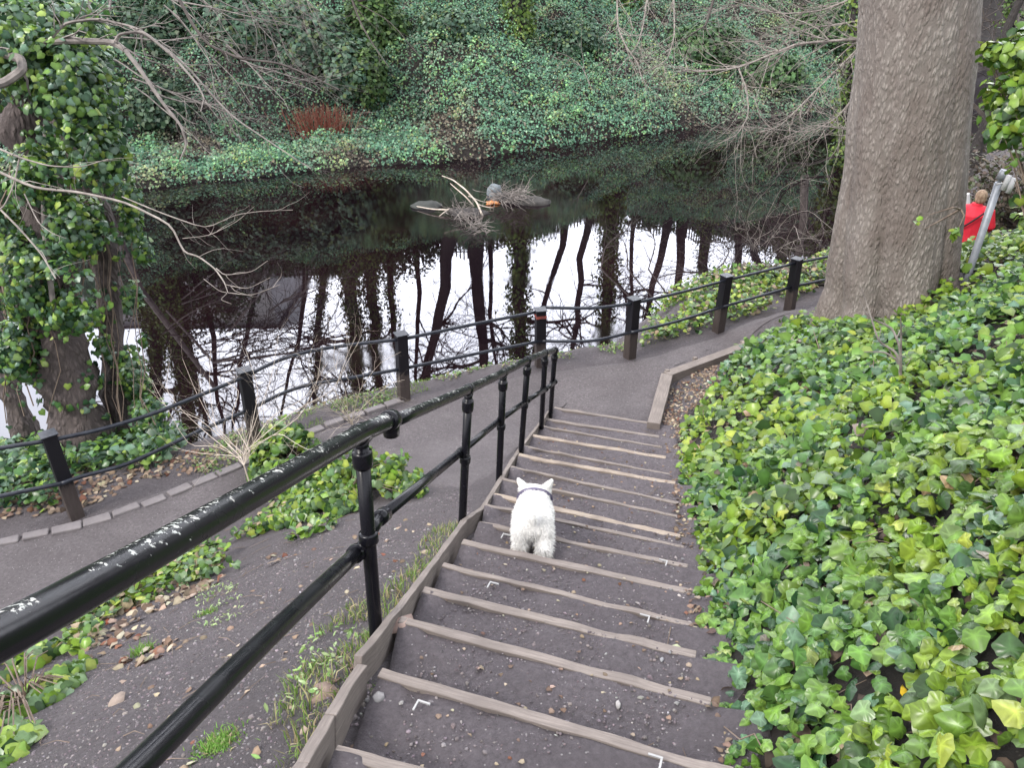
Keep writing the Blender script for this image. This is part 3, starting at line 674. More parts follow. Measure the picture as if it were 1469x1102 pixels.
# runners and dead twigs threading through it
mb = MB(); k = rng.choice(len(P), 260)
for i in k:
    p = P[i]+np.array((0, 0, .02)); d = np.array([math.cos(q := rng.uniform(0, 6.28)), math.sin(q), 0]); L = rng.uniform(.15, .55); Q = []
    for j in range(6):
        x, y = p[0]+d[0]*L*j/5, p[1]+d[1]*L*j/5; Q.append((x+rng.normal(0, .012), y+rng.normal(0, .012), z1(x, y)+.09+.05*math.sin(j)+rng.normal(0, .015)))
    mb.tube(Q, rng.uniform(.0015, .0032), 4)
tag(mb.build('ivy_runners', M['vine']), 'thin brown ivy runners threading through the ivy slope', None, None, 'stuff')
# far bank cover
P = field(780000, -19, 22, 20, 52, None, lambda P: (dfar(P[:, 0], P[:, 1]) > -.1) & (dfar(P[:, 0], P[:, 1]) < 15.5))
d = dfar(P[:, 0], P[:, 1]); u, v = proj(P)
vis = (u > -150) & (u < 1620) & (v > -170); 
f1 = fbm(P[:, 0], P[:, 1], .75, 4, 11.); f2 = fbm(P[:, 0], P[:, 1]*1.4, 2.3, 3, 6.)
dens = np.where(f1+.5*f2 < -.95, .40, .78)*np.where(vis, 1, .12)*1
k = rng.random(len(P)) < dens; P = P[k]; d = d[k]; f1 = f1[k]; f2 = f2[k]; n = len(P)
nr = gnorm(P[:, 0], P[:, 1], .3); P = P+nr*(rng.beta(1.5, 1.5, n)*(.16+.26*np.clip(f2+.6, 0, 1.6)))[:, None]
C = pal(n, [(.055,.115,.065),(.040,.085,.050),(.085,.16,.085),(.12,.19,.115),(.10,.13,.05),(.10,.085,.06)], [36, 26, 14, 6, 8, 5], .3)
br = np.clip((-(f1)-.25)*1.3, 0, 1)*rng.random(n); C = C*(1-br[:, None]*.7)+np.array((.13, .105, .07))*br[:, None]*.7
gr = np.clip(f2-.4, 0, .6)[:, None]; C = C*(1+gr*np.array((.7, .6, -.1)))*np.array((2.35, 2.45, 2.75)); bare = (f1+.5*f2 < -.95) & (rng.random(n) < .8); C[bare] = np.array((.15, .125, .09))*rng.uniform(.6, 1.4, (bare.sum(), 1)); hol_ = ((d > 2.4) & (d < 4.8) & (P[:, 0] < -3))[:, None]; C = C*np.where(hol_, .6, 1.)  # last step darkens leaf colour inside the left hollow, painting its shade
leafobj_ = leafobj('ivy_on_far_bank', P, unit(nr+np.array((0, -.35, .5))), rng.uniform(.05, .10, n), C, QUAD, M['farleaf'], .6)
tag(leafobj_, 'bluish green ivy carpeting the steep far river bank', None, None, 'stuff')
# dead stems and twigs on the far bank
mb = MB()
P = field(2600, -16, 20, 21, 46, None, lambda P: (dfar(P[:, 0], P[:, 1]) > 0) & (dfar(P[:, 0], P[:, 1]) < 13))
for p in P[:1100]:
    L = rng.uniform(.3, 1.3); a = rng.uniform(-2.6, -.5); up_ = rng.uniform(-.1, .7); q0 = p+np.array((0, 0, .15)); Q = [q0]
    dr = np.array((math.cos(a), math.sin(a)*.6, up_))
    for j in range(3): dr = dr+rng.normal(0, .2, 3)+np.array((0, 0, -.12)); Q.append(Q[-1]+dr*L/3)
    mb.tube(Q, [rng.uniform(.006, .014), .008, .006, .003], 3, cap=False)
tag(mb.build('dead_stems', M['twiggrey']), 'pale dead stems scattered over the far bank', None, None, 'stuff')
# ------------------------------------------------------------------ branch generator
def twig(mb, p, d, L, r, lev, spread=.6, grav=0., nseg=5, kids=(3, 6), seg=3, wig=.18, shrink=.58, rk=.6, rmin=0.):
    p = np.array(p, float); d = np.array(d, float); d /= np.linalg.norm(d); Q = [p]; Ds = [d]
    for j in range(nseg):
        d = d+rng.normal(0, wig, 3)+np.array((0, 0, grav)); d /= np.linalg.norm(d); Q.append(Q[-1]+d*L/nseg); Ds.append(d)
    mb.tube(Q, [max(rmin, r*(1-.72*j/nseg)) for j in range(nseg+1)], seg if lev > 0 else 3, cap=False)
    if lev > 0:
        for k in range(rng.integers(*kids)):
            f = rng.uniform(.25, 1.)*nseg; j = min(int(f), nseg-1); q = Q[j]+(Q[j+1]-Q[j])*(f-j)
            nd = Ds[j]+rng.normal(0, spread, 3)
            twig(mb, q, nd, L*shrink*rng.uniform(.7, 1.2), r*(1-.7*f/nseg)*rk, lev-1, spread, grav, max(3, nseg-1), kids, seg, wig, shrink, rk, rmin)
def bare_tree(name, base, top, r, seed_, n1, label, group, ivy=0, up=.35, L1=4.5, mat='barkdark', first=.35, kids=(3, 6), lev=2, cat='tree'):
    global rng
    keep = rng; rng = np.random.default_rng(seed_)
    base = np.array(base, float); top = np.array(top, float); t = empty(name, base, label, cat, group)
    Q = [base-np.array((0, 0, .4))]; nS = 14; w_ = rng.normal(0, 1, (nS+1, 3)); w_ = np.cumsum(w_, 0)*.07*np.linalg.norm(top-base)/12; w_ -= np.linspace(0, 1, nS+1)[:, None]*w_[-1]
    pts = [base+(top-base)*j/nS+w_[j]*np.array((1, 1, .2)) for j in range(nS+1)]; rr = [r*(1.25 if j == 0 else 1-.82*(j/nS)**.9) for j in range(nS+1)]
    mb = MB(); mb.tube(Q+pts, [r*1.4]+rr, 9, wob=.05); mb.build('trunk', M[mat], t, smooth=True)
    mb = MB(); mb.tube(pts[1:], [q*.3 for q in rr[1:]], 4)
    for k in range(n1):
        f = (first+(1-first)*(k+rng.random())/n1)*nS; j = min(int(f), nS-1); p = pts[j]+(pts[j+1]-pts[j])*(f-j); a = rng.uniform(0, 6.283)
        dd = np.array((math.cos(a), math.sin(a), up+rng.normal(0, .25))); twig(mb, p, dd, L1*rng.uniform(.6, 1.2)*(1.15-.6*f/nS), rr[j]*.48, lev, .6, .02, 6, kids, 3, .2, .6, .72, .011)
    mb.build('branches', M['twigdark'], t)
    if ivy:
        n = ivy; f = rng.beta(.9, 1.4, n)*.62*nS; j = f.astype(int); pa = np.array(pts); p = pa[j]+(pa[j+1]-pa[j])*(f-j)[:, None]
        a = rng.uniform(0, 6.283, n); ra = np.array(rr)[j]+rng.gamma(2., .10, n)*(.5+.5*np.sin(f*1.7+seed_)**2)
        dirv = np.stack((np.cos(a), np.sin(a), np.zeros(n)), 1)
        leafobj('ivy', p+dirv*ra[:, None], dirv+np.array((0, 0, .3)), rng.uniform(.09, .17, n), pal(n, [(.10,.17,.05),(.15,.24,.05),(.22,.30,.07),(.05,.09,.035)], [4, 4, 2, 2]), QUAD, M['farleaf'], .7, parent=t)
    rng = keep; return t
def refl_x(u, v, y):
    """x of a thing at plan distance y whose mirror image shows at pixel (u, v)"""
    d = ray(u, v); return d[0]*y/d[1]
def crest(u, v, dd):
    y = 34.
    for _ in range(30):
        x = refl_x(u, v, y); y += (dd-float(dfar(np.array([x]), np.array([y]))[0]))*.8
    return np.array((x, y, z1(x, y)))
G = 'tall trees standing on the far river bank'
TS = [ # (u,v of mirror image low, u,v high, bank distance, height, radius, ivy, label)
 (235,400, 262,600, 11.5, 19, .42, 4200, 'broad ivy-choked tree mirrored nearest the left trunks'),
 (300,470, 330,650, 12.5, 17, .16, 0, 'slim bare tree mirrored beside the grey house'),
 (505,380, 508,560, 12.0, 20, .36, 4200, 'ivy-clad tree mirrored just right of the grey house reflection'),
 (560,370, 575,560, 12.8, 18, .20, 1500, 'narrow half-ivied tree mirrored left of the leaning trunk'),
 (646,360, 612,560, 11.2, 20, .33, 0, 'bare tree mirrored leaning down to the left'),
 (682,360, 688,560, 12.5, 21, .38, 0, 'straight thick bare tree mirrored above the handrail end'),
 (738,380, 742,540, 4.6, 20, .33, 4200, 'tall tree with bright green ivy rising from the slope above mid river'),
 (808,350, 765,520, 12.6, 18, .20, 0, 'curving thin bare tree mirrored left of the red-banded post'),
 (838,350, 822,520, 12.0, 19, .22, 0, 'second curving bare tree mirrored right of the red-banded post'),
 (878,330, 868,470, 6.0, 19, .36, 4200, 'thick tree with mossy green ivied trunk on the upper bank'),
 (958,330, 925,470, 11.8, 20, .24, 0, 'bare tree mirrored leaning left, left of a pair'),
 (978,330, 970,470, 12.6, 20, .30, 0, 'upright bare tree mirrored in the bright patch beyond the fence'),
 (1018,300, 1012,430, 12.0, 21, .36, 1200, 'thick dark tree mirrored right of the bright patch'),
 (1085,290, 1100,420, 12.4, 19, .28, 0, 'bare tree mirrored behind the pale riverside twigs'),
 (1160,280, 1190,400, 12.0, 19, .30, 2000, 'ivied tree mirrored close to the big trunk'),
 (1060,280, 1050,420, 12.6, 20, .26, 0, 'bare tree mirrored just left of the riverside twigs'),
 (1130,280, 1140,420, 11.6, 20, .34, 2600, 'ivied tree mirrored through the riverside twigs'),
 (1200,260, 1215,400, 11.8, 20, .34, 2600, 'ivied tree mirrored at the left side of the big trunk'),
 (380,330, 350,560, 13.0, 17, .15, 0, 'thin bare tree mirrored across the grey house'),
 (600,360, 600,560, 13.2, 18, .15, 0, 'thin straight tree mirrored above the third fence post'),
 (910,340, 905,500, 13.0, 18, .15, 0, 'thin bare tree mirrored above the fifth fence post'),
 (215,400, 225,600, 12.2, 18, .34, 3600, 'dark ivied tree mirrored among the left trunks'),
 (265,420, 290,600, 13.2, 18, .18, 900, 'thin half-ivied tree mirrored left of the grey house'),
 (470,380, 455,560, 13.0, 19, .2, 1500, 'thin half-ivied tree mirrored at the right end of the house'),
 (535,380, 545,560, 12.4, 19, .3, 3000, 'dark ivied tree mirrored between third and fourth fence posts'),
 (710,380, 715,560, 13.4, 17, .14, 0, 'very thin straight tree mirrored beside the tall ivied tree'),
 (430,300, 420,520, 13.5, 15, .14, 0, 'slim bare tree mirrored in front of the pale sky gap'),
]
for k, (u0, v0, u1, v1, dd, hh, rr_, iv, lb) in enumerate(TS):
    b = crest(u0, v0, dd); x1 = refl_x(u1, v1, b[1]); dpt = b[1]/ray(u1, v1)[1]; zt_ = -(ray(u1, v1)[2]*dpt+EYE)+2*WATER
    zt_ = -ray(u1, v1)[2]*dpt-EYE+2*WATER
    f = hh/max(zt_-b[2], 3); tp = b+np.array(((x1-b[0])*f, rng.uniform(-.8, .8), hh))
    bare_tree('riverside_tree', b, tp, rr_, 100+k, 16 if iv < 3000 else 12, lb, G, iv, L1=5.2 if iv < 3000 else 4.2, first=.22, kids=(4, 8))
# ------------------------------------------------------------------ house and paling fence on the far crest (seen mirrored)
M['render'] = simple('grey_render', (.64, .63, .65), .85, (.72, .71, .72), 2); M['slate'] = simple('slate', (.30, .30, .32), .6, (.38, .38, .40), 5); M['glass'] = simple('window_glass', (.02, .025, .03), .1); M['pale'] = simple('paling', (.10, .09, .085), .8, (.16, .145, .135), 4)
hx, hy = refl_x(368, 450, 48), 48; hz = 7.2
hs = empty('grey_house', (hx, hy, hz), 'grey two-storey house with slate roof mirrored in the river at left', 'house')
def house(cx, cy, wx_, wy_, hh, rf):
    mb = MB(); mb.box((cx, cy, hz+hh/2), wx_, wy_, hh); mb.build('wall', M['render'], hs)
    mb = MB(); a, b_ = wx_/2+.3, wy_/2+.3; z0 = hz+hh+.01
    mb.add([(cx-a, cy-b_, z0), (cx+a, cy-b_, z0), (cx+a, cy+b_, z0), (cx-a, cy+b_, z0), (cx-a, cy, z0+rf), (cx+a, cy, z0+rf)], [(0, 3, 2, 1), (0, 1, 5, 4), (2, 3, 4, 5), (0, 4, 3), (1, 2, 5)]); mb.build('roof', M['slate'], hs)
    for lv in (1.2, 4.0):
        if lv+1.3 > hh: continue
        for k in range(int(wx_/2.6)):
            wx0 = cx-wx_/2+1.4+2.6*k; mb = MB(); mb.box((wx0, cy-wy_/2-.03, hz+lv+.75), 1.15, .08, 1.5); w_ = mb.build('window', M['concrete'], hs)
            mb = MB(); mb.box((wx0, cy-wy_/2-.075, hz+lv+.75), .95, .02, 1.3); mb.build('pane', M['glass'], w_)
house(hx-3.5, hy, 12, 8, 6.4, 1.6); house(hx+4.9, hy+1, 4.7, 7, 3.6, 1.1)
mb = MB(); mb.box((hx-7, hy, hz+8.4), .9, .9, 2.0); mb.build('chimney', M['render'], hs)
pf = empty('paling_fence', (0, 41.5, 7.1), 'long wooden paling fence along the crest of the far bank, mirrored in the river', 'fence')
mbp = MB(); mbr = MB(); xx = -14.
while xx < 14:
    y = np.interp(xx, WX, WY)+14.2/.86; z = z1(xx, y); mbp.box((xx, y, z+.45), .075, .02, 1.15+rng.uniform(-.03, .03)); xx += .2
mbp.build('palings', M['pale'], pf)
xx = -14.
while xx < 14:
    ya, yb = [np.interp(q, WX, WY)+14.2/.86+.05 for q in (xx, xx+2)]
    for hh in (.2, .8): mbr.tube([(xx, ya, z1(xx, ya)+hh), (xx+2, yb, z1(xx+2, yb)+hh)], .035, 4)
    xx += 2
mbr.build('fence_rails', M['pale'], pf)
# ------------------------------------------------------------------ bushes on the far bank
def ell_pts(n, c, r, shell=.55):
    d = unit(rng.normal(0, 1, (n, 3))); k = rng.uniform(shell, 1, n)[:, None]; k = k*(1+.16*np.sin(d[:, 0:1]*7+c[0])*np.cos(d[:, 2:3]*6+c[1])); return np.array(c)+d*k*np.array(r), d
def bush(name, label, cat, blobs, n, size, cols, w, T=QUAD, mat='farleaf', stemmat='twigdark', group=None, ns=14):
    c0 = np.mean([b[0] for b in blobs], 0); base = np.array((c0[0], c0[1], z1(c0[0], c0[1])))
    t = empty(name, base, label, cat, group); vol = np.array([b[1][0]*b[1][1]+b[1][0]*b[1][2]+b[1][1]*b[1][2] for b in blobs]); vol = vol/vol.sum(); Ps, Ns = [], []
    for (c, r), f in zip(blobs, vol):
        p, d = ell_pts(int(n*f), c, r); Ps.append(p); Ns.append(d)
    Ps = np.concatenate(Ps); Ns = np.concatenate(Ns); k = Ps[:, 2] > zg(Ps[:, 0], Ps[:, 1])-.05; Ps, Ns = Ps[k], Ns[k]
    hol = fbm(Ps[:, 0]*1.0+Ps[:, 2], Ps[:, 1]+Ps[:, 2]*.7, 3.2/np.mean([b[1][0] for b in blobs]), 3, 2.) > -.85; Ps, Ns = Ps[hol], Ns[hol]
    leafobj('foliage', Ps, Ns+np.array((0, 0, .6)), rng.uniform(size*.75, size*1.25, len(Ps)), pal(len(Ps), cols, w), T, M[mat], .55, parent=t)
    mb = MB()
    for k in range(ns):
        c, r = blobs[rng.integers(len(blobs))]; e = np.array(c)+rng.normal(0, .35, 3)*np.array(r); m_ = (base+e)/2+rng.normal(0, .1, 3)*np.array(r); mb.tube([base, m_, e], [.012*size/.1*2, .009*size/.1*1.6, .004], 5)
    mb.build('stems', M[stemmat], t); return t
def bb(u, v, D, ru, rv, rd):
    c = hit(u, v); D = np.dot(c-np.array((0, 0, EYE)), (0, cP, -sP))-rd*.35; return (atD(u, v, D), (ru*D/FPX, rd, rv*D/FPX))
BL = [(.045,.095,.060),(.07,.14,.08),(.12,.20,.13),(.10,.15,.05)]
bush('evergreen_shrub', 'large bluish evergreen shrub overhanging the dark hollow on the far bank', 'shrub', [bb(350,40,28.6,75,45,1.4), bb(440,60,28.2,75,55,1.5), bb(290,10,29,70,50,1.5), bb(500,100,28,45,50,1.2)], 15000, .17, BL, [4, 4, 3, 2])
bush('evergreen_shrub', 'yellow-green ivied shrub at the top edge left of the middle', 'shrub', [bb(535,40,29.5,50,60,1.2), bb(525,110,28.8,35,50,.9)], 6000, .16, [(.06,.12,.035),(.10,.17,.045),(.04,.08,.03)], [3, 3, 2])
bush('evergreen_shrub', 'dark ivy mound hanging over the shelf at far left of the river', 'shrub', [bb(215,60,27,60,60,1.4), bb(230,150,26.4,45,45,1.0)], 7000, .16, [(.04,.08,.05),(.06,.11,.06),(.09,.13,.07)], [4, 3, 2])
bush('evergreen_shrub', 'green laurel-like shrub behind the drooping pale branches at upper right', 'shrub', [bb(1110,105,33,50,28,1.3), bb(1010,70,33.5,60,40,1.4), bb(1190,40,36,60,40,1.5)], 8000, .18, [(.06,.13,.05),(.09,.18,.06),(.05,.09,.05)], [3, 3, 2])
bush('evergreen_shrub', 'ragged ivy mound on the far slope left of the mossy trunk', 'shrub', [bb(650,40,30.5,60,30,1.0), bb(820,60,31,50,35,1.0)], 5000, .14, BL, [4, 3, 2, 2])
for k, (u, w1, w2, h) in enumerate([(235,3.0,1.4,4.2),(455,1.5,1,1.3),(530,2.6,1.2,1.9),(610,1.6,1,1.0),(700,1.8,1.,.9),(765,1.3,1,1.4),(880,2.2,1.2,1.6),(945,1.3,1,.8),(1040,2.2,1.3,1.9),(1120,3,1.4,2.4),(1190,3,1.4,2.8),(330,2.2,1.2,1.1)]):
    c = crest(u, 350, 13.2); pos = ['at the far left end of the fence','just right of the grey house','behind the ivy-clad tree','low beside the leaning trunk','low between two straight trunks','under the tall ivied tree','around the mossy trunk','low near the leaning pair','right of the upright bare tree','dense behind the riverside twigs','tallest, beside the big trunk','in front of the grey house'][k]
    bush('crest_bush', 'ivy bush on the far crest, '+pos, 'bush', [(c+np.array((0, 0, h*.1)), (w1, w2, h*.85)), (c+np.array((w1*.7, .3, h*.1)), (w1*.7, w2, h*.7)), (c+np.array((-w1*.8, 0, 0)), (w1*.6, w2, h*.6))], int(1500*w1*h/2), .17, [(.05,.10,.04),(.08,.13,.05)], [1, 1], group='ivy bushes along the crest of the far bank', ns=6)
rs = empty('red_stemmed_shrub', hit(465,197), 'clump of rusty red upright stems at the far water edge', 'shrub'); mb = MB()
b0 = np.array(rs.location)
for k in range(260):
    o_ = np.array((rng.normal(0, .42), rng.normal(0, .2), 0)); dd = np.array((o_[0]*.5+rng.normal(0, .12), rng.normal(-.1, .12), 1)); twig(mb, b0+o_, dd, rng.uniform(.6, 1.15), .012, 0, nseg=4, wig=.06)
mb.build('stems', M['twigred'], rs)
# ------------------------------------------------------------------ helper: height including the treads
def zs(x, y):
    z = zg(x, y)+.0
    for k in range(len(RISERS)-1):
        a, b = RISERS[k]; na, nb = RISERS[k+1]
        t = (x-a[0])/(b[0]-a[0]); yl = a[1]+(b[1]-a[1])*t; yn = na[1]+(nb[1]-na[1])*t
        k_ = (t > 0) & (t < 1.1) & (y < yl) & (y >= yn); z = np.where(k_, np.maximum(a[2]-.008, z*0+a[2]-.008)+.02*np.clip(t, 0, 1), z)
    return z
def P3(x, y): return np.array((x, y, float(zs(np.array([x]), np.array([y]))[0])))
# ------------------------------------------------------------------ big tree
def big_tree():
    prof = [(1283,458),(1281,420),(1280,385),(1286,340),(1292,300),(1296,250),(1300,200),(1306,150),(1311,100),(1316,50),(1320,0)]
    wds = [205,186,174,172,172,169,167,166,165,165,166]
    yy = 9.55; C = []; Rr = []
    for (u, v), w_ in zip(prof, wds):
        d = ray(u, v); D = yy/d[1]; C.append(d*D+np.array((0, 0, EYE))); Rr.append(w_/2*D/FPX)
    C = np.array(C); Rr = np.array(Rr)*.965; Rr[:2] *= .96
    z0 = C[0, 2]; C = np.vstack(([C[0]-np.array((0, 0, .9))], C)); Rr = np.concatenate(([Rr[0]*1.12], Rr))
    dirn = (C[-1]-C[-4])/np.linalg.norm(C[-1]-C[-4])
    for k in range(1, 9): C = np.vstack((C, C[-1]+dirn*.9+np.array((.02, .0, 0)))); Rr = np.append(Rr, Rr[-1]*.955)
    t = empty('plane_tree', (C[1][0], C[1][1], z1(C[1][0], C[1][1])), 'massive grey-brown tree trunk with fluted base rising from the ivy beside the path', 'tree')
    s = C[:, 2]; zz = np.concatenate((np.linspace(s[0], 3, 120), np.linspace(3.03, 6, 80), np.linspace(6.1, s[-1], 30))); seg = 150; V = []
    cx = np.interp(zz, s, C[:, 0]); cy = np.interp(zz, s, C[:, 1]); rr = np.interp(zz, s, Rr)
    for i, z in enumerate(zz):
        hgt = z-z0; fl = math.exp(-max(hgt-.2, 0)/1.3); tw = .12*hgt
        for k in range(seg):
            a = 2*math.pi*k/seg; w1 = abs(math.sin((a+tw*.4)*3.5+.9+.4*math.sin(a*2))); w2 = abs(math.sin((a+tw*.6)*4+1.9))
            f = 1+(.022+.26*fl)*(w1**.4-.80)+(.014+.05*fl)*(w2**.6-.7)
            if hgt < .35: f *= 1+.28*(.35-max(hgt, -.1))*max(0, w1-.4)
            n_ = noise.noise(Vector((math.cos(a)*2.4, math.sin(a)*2.4, z*1.3)))*.045+noise.noise(Vector((math.cos(a)*11, math.sin(a)*11, z*4.5)))*.004+noise.noise(Vector((math.cos(a)*30, math.sin(a)*30, z*17)))*.010
            r = rr[i]*(f+n_); V.append((cx[i]+math.cos(a)*r, cy[i]+math.sin(a)*r, z))
    F = []
    for i in range(len(zz)-1):
        for k in range(seg): F.append((i*seg+k, i*seg+(k+1) % seg, (i+1)*seg+(k+1) % seg, (i+1)*seg+k))
    bigmesh('trunk', np.array(V), np.array(F), M['bark'], parent=t, smooth=True)
    mb = MB(); tp = C[-1]; mb.tube([tp-np.array((0, 0, 3)), tp], [.3, .28], 8)
    for k in range(7):
        a = k*.9+.3; p = tp-np.array((0, 0, rng.uniform(0, 2.6))); twig(mb, p, (math.cos(a), math.sin(a), rng.uniform(.5, 1.2)), 5, .17, 2, .5, .02, 6, (4, 7), 6)
    mb.build('limbs', M['bark'], t, smooth=True)
    return t
big_tree()
# ------------------------------------------------------------------ left trees with ivy
def line3(L): return [atD(u, v, D) for u, v, D in L]
GL = [(.12,.22,.045),(.065,.14,.042),(.035,.08,.040),(.12,.20,.13),(.24,.34,.07)]
def ivied_tree(label, L, R, clouds, n, size, extra=None, w=(4,4,3,3,1), mat='barkmid'):
    pts = line3(L); base = pts[0].copy(); base[2] = z1(base[0], base[1]); t = empty('ivied_tree', base, label, 'tree', 'ivy-covered trees at the left by the river')
    pts[0][2] = min(pts[0][2], base[2])-.3
    mb = MB(); q = smoothline(pts, 8, 3); rr = np.interp(np.linspace(0, 1, len(q)), np.linspace(0, 1, len(R)), R); seg = 28; o = len(mb.v)
    mb.tube(q, list(rr), seg); mb.v = [tuple(Vector(v)+Vector((1, 1, .2))*noise.noise(Vector(v)*3.2)*rr[0]*.35+Vector((1, 1, 0))*noise.noise(Vector(v)*11)*rr[0]*.12) for v in mb.v]
    mb.build('trunk', M[mat], t, smooth=True)
    Ps, Ns = [], []; vol = np.array([c[3]*c[4]*(c[6] if len(c) > 6 else 1) for c in clouds], float); vol /= vol.sum()
    for c, f in zip(clouds, vol):
        u, v, D, ru, rv, rd = c[:6]; p, d = ell_pts(int(n*f), atD(u, v, D), (ru*D/FPX, rd, rv*D/FPX), .35); Ps.append(p); Ns.append(d)
    P = np.concatenate(Ps); Nn = np.concatenate(Ns)
    # ivy clinging to the trunk
    q = np.array(q); m = int(n*.10); j = rng.integers(2, len(q)-1, m); a = rng.uniform(0, 6.28, m); dv_ = np.stack((np.cos(a), np.sin(a), np.zeros(m)), 1)
    k = fbm(j*.5, a, 1.5, 3, 1.) > .1; P = np.concatenate((P, (q[j]+dv_*(rr[j]*1.08+rng.uniform(0, .06, m))[:, None])[k])); Nn = np.concatenate((Nn, dv_[k]))
    hol = (fbm(P[:, 0]*1.3+P[:, 2]*.8, P[:, 2]*1.5, 2.6, 3, 3.) > -.3) & (P[:, 2] > zg(P[:, 0], P[:, 1])); P, Nn = P[hol], Nn[hol]
    C = pal(len(P), GL, w); leafobj('ivy', P, Nn+np.array((0, -.4, .5)), rng.uniform(size*.65, size*1.2, len(P)), C, IVY, M['leaf'], .5, np.array((0, 0, -1.2)), parent=t)
    return t
tA = ivied_tree('thick leaning ivy-covered trunk left of the river, behind the leftmost fence post', [(122,650,9.7),(106,580,9.5),(92,520,9.35),(70,430,9.1),(58,320,8.9),(45,200,8.6),(18,70,8.3),(-15,-60,8.1),(-60,-260,8.0)], [.36,.31,.28,.25,.22,.20,.18,.15,.12],
    [(90,130,8.0,85,95,.7),(30,60,7.9,70,70,.7),(140,215,8.1,38,70,.5),(60,40,8.3,110,55,.6),(45,395,8.7,65,80,.45),(100,430,8.5,50,60,.35),(110,320,8.5,40,60,.4),(60,250,8.2,60,50,.5),(25,505,9.0,45,60,.4),(15,300,8.6,40,70,.4)], 15000, .075)
tB = ivied_tree('slimmer dark trunk hung with ivy strands, right of the thick leaning trunk', [(172,640,10.1),(166,560,10.0),(162,470,9.9),(156,400,9.8),(140,320,9.6),(112,235,9.4),(78,130,9.1),(40,10,8.8),(0,-150,8.6)], [.20,.18,.165,.16,.17,.17,.16,.13,.10],
    [(192,330,9.5,12,45,.25,2),(185,285,9.3,18,35,.25),(205,360,9.5,12,28,.2),(196,450,9.7,14,60,.22,1.6),(192,540,9.8,22,50,.25,1.4),(150,500,9.6,12,30,.15),(215,600,9.8,28,40,.3),(165,360,9.4,20,30,.2)], 3000, .070)
mb = MB()
for k in range(8):
    u0 = rng.uniform(118, 182); L = [(u0+rng.normal(0, 3)+.10*(v-250), v, 9.35+.0006*(v-250)) for v in range(250, 640, 40)]
    mb.tube(line3([(a+rng.normal(0, 3), b, c) for a, b, c in L]), rng.uniform(.004, .010), 5)
for k in range(22):
    u0 = rng.uniform(-10, 110); v0 = rng.uniform(180, 420); mb.tube(line3([(u0+rng.normal(0, 8)+j*2, v0+j*38, 8.8+.05*j) for j in range(6)]), rng.uniform(.005, .012), 4)
mb.build('vines', M['vine'], tB)
mb = MB(); mb.tube(smoothline([np.array(p) for p in line3([(80,470,8.7),(72,400,8.6),(64,330,8.5),(63,250,8.45),(68,160,8.4),(60,80,8.3)])]), [.03]*26, 9); mb.build('limb', M['twiggrey'], tA, smooth=True)
tC = ivied_tree('dark leaning trunk at the left edge beyond the fence', [(45,640,10.6),(25,590,10.5),(5,520,10.4),(-15,440,10.3),(-40,300,10.2),(-60,100,10)], [.17,.16,.15,.14,.13,.12], [(-30,400,10.2,40,60,.4),(-20,250,10,40,90,.4)], 900, .09)
# ------------------------------------------------------------------ overhead branches traced in front of the river
def traced(mb, uv, D0, D1, r0, r1, seg=6, side=.0, lev=0, L=.35):
    n_ = len(uv); pts = [atD(u, v, D0+(D1-D0)*k/(n_-1)) for k, (u, v) in enumerate(uv)]; q = smoothline(pts, 4, 1); rr = np.linspace(r0, r1, len(q))
    mb.tube(q, list(rr), seg)
    if side:
        for k in range(int(side)):
            j = rng.integers(1, len(q)-1); d = q[min(j+1, len(q)-1)]-q[j-1]; d = d/np.linalg.norm(d)+rng.normal(0, .55, 3)
            twig(mb, q[j], d, L*rng.uniform(.5, 1.4), max(.0022, rr[j]*.45), lev, .5, 0., 5, (2, 5), 4, .22)
ob = empty('overhanging_branches', line3([(-20,80,8)])[0], 'grey bare boughs reaching in from the upper left over the river', 'branch')
mb = MB(); traced(mb, [(-30,118),(0,112),(22,95),(38,74),(65,60),(110,58),(165,60),(180,72)], 7.9, 7.5, .042, .026, 8, 6)
traced(mb, [(-30,70),(5,76),(30,84),(33,100),(8,118),(-20,124)], 7.5, 7.3, .045, .04, 8, 2)
traced(mb, [(180,72),(205,105),(235,150),(260,180),(268,207),(258,230)], 7.5, 7.3, .023, .006, 6, 9, 1)
traced(mb, [(165,60),(172,48),(205,44),(248,80),(283,120),(293,140),(288,160)], 7.5, 7.2, .018, .005, 6, 9, 1)
traced(mb, [(65,58),(95,32),(140,26),(200,40),(262,88),(330,165),(400,212),(446,242)], 7.8, 7.2, .018, .004, 5, 22, 1, .45)
mb.build('bough', M['twiggrey'], ob)
mb = MB(); traced(mb, [(-20,205),(28,226),(70,238),(115,240),(155,228)], 6.8, 6.7, 0.0101, 0.0037, 5, 7)
traced(mb, [(28,226),(20,265),(5,298),(-15,305)], 6.8, 6.8, 0.0079, 0.0053, 5, 3)
traced(mb, [(-20,238),(50,270),(110,275),(180,290),(245,322),(264,362),(285,368),(308,385),(322,405),(327,420)], 6.8, 6.2, 0.0122, 0.0037, 6, 4)
traced(mb, [(175,282),(230,305),(295,328),(338,308),(372,303),(420,301)], 6.5, 6.2, 0.0058, 0.0019, 5, 6, 0, .3)
traced(mb, [(262,342),(300,338),(340,318),(365,296)], 6.4, 6.3, 0.0036, 0.0019, 5, 4, 0, .25)
traced(mb, [(310,385),(322,395),(362,390),(384,374)], 6.2, 6.1, 0.0043, 0.0019, 5, 2, 0, .2)
traced(mb, [(322,408),(355,415),(388,398)], 6.2, 6.1, 0.0036, 0.0019, 5, 1, 0, .2)
traced(mb, [(327,420),(362,424),(402,408)], 6.2, 6.1, 0.0036, 0.0019, 5, 1, 0, .2)
traced(mb, [(292,400),(315,418),(327,420),(316,430),(332,436)], 6.2, 6.1, 0.0029, 0.0023, 5, 0)
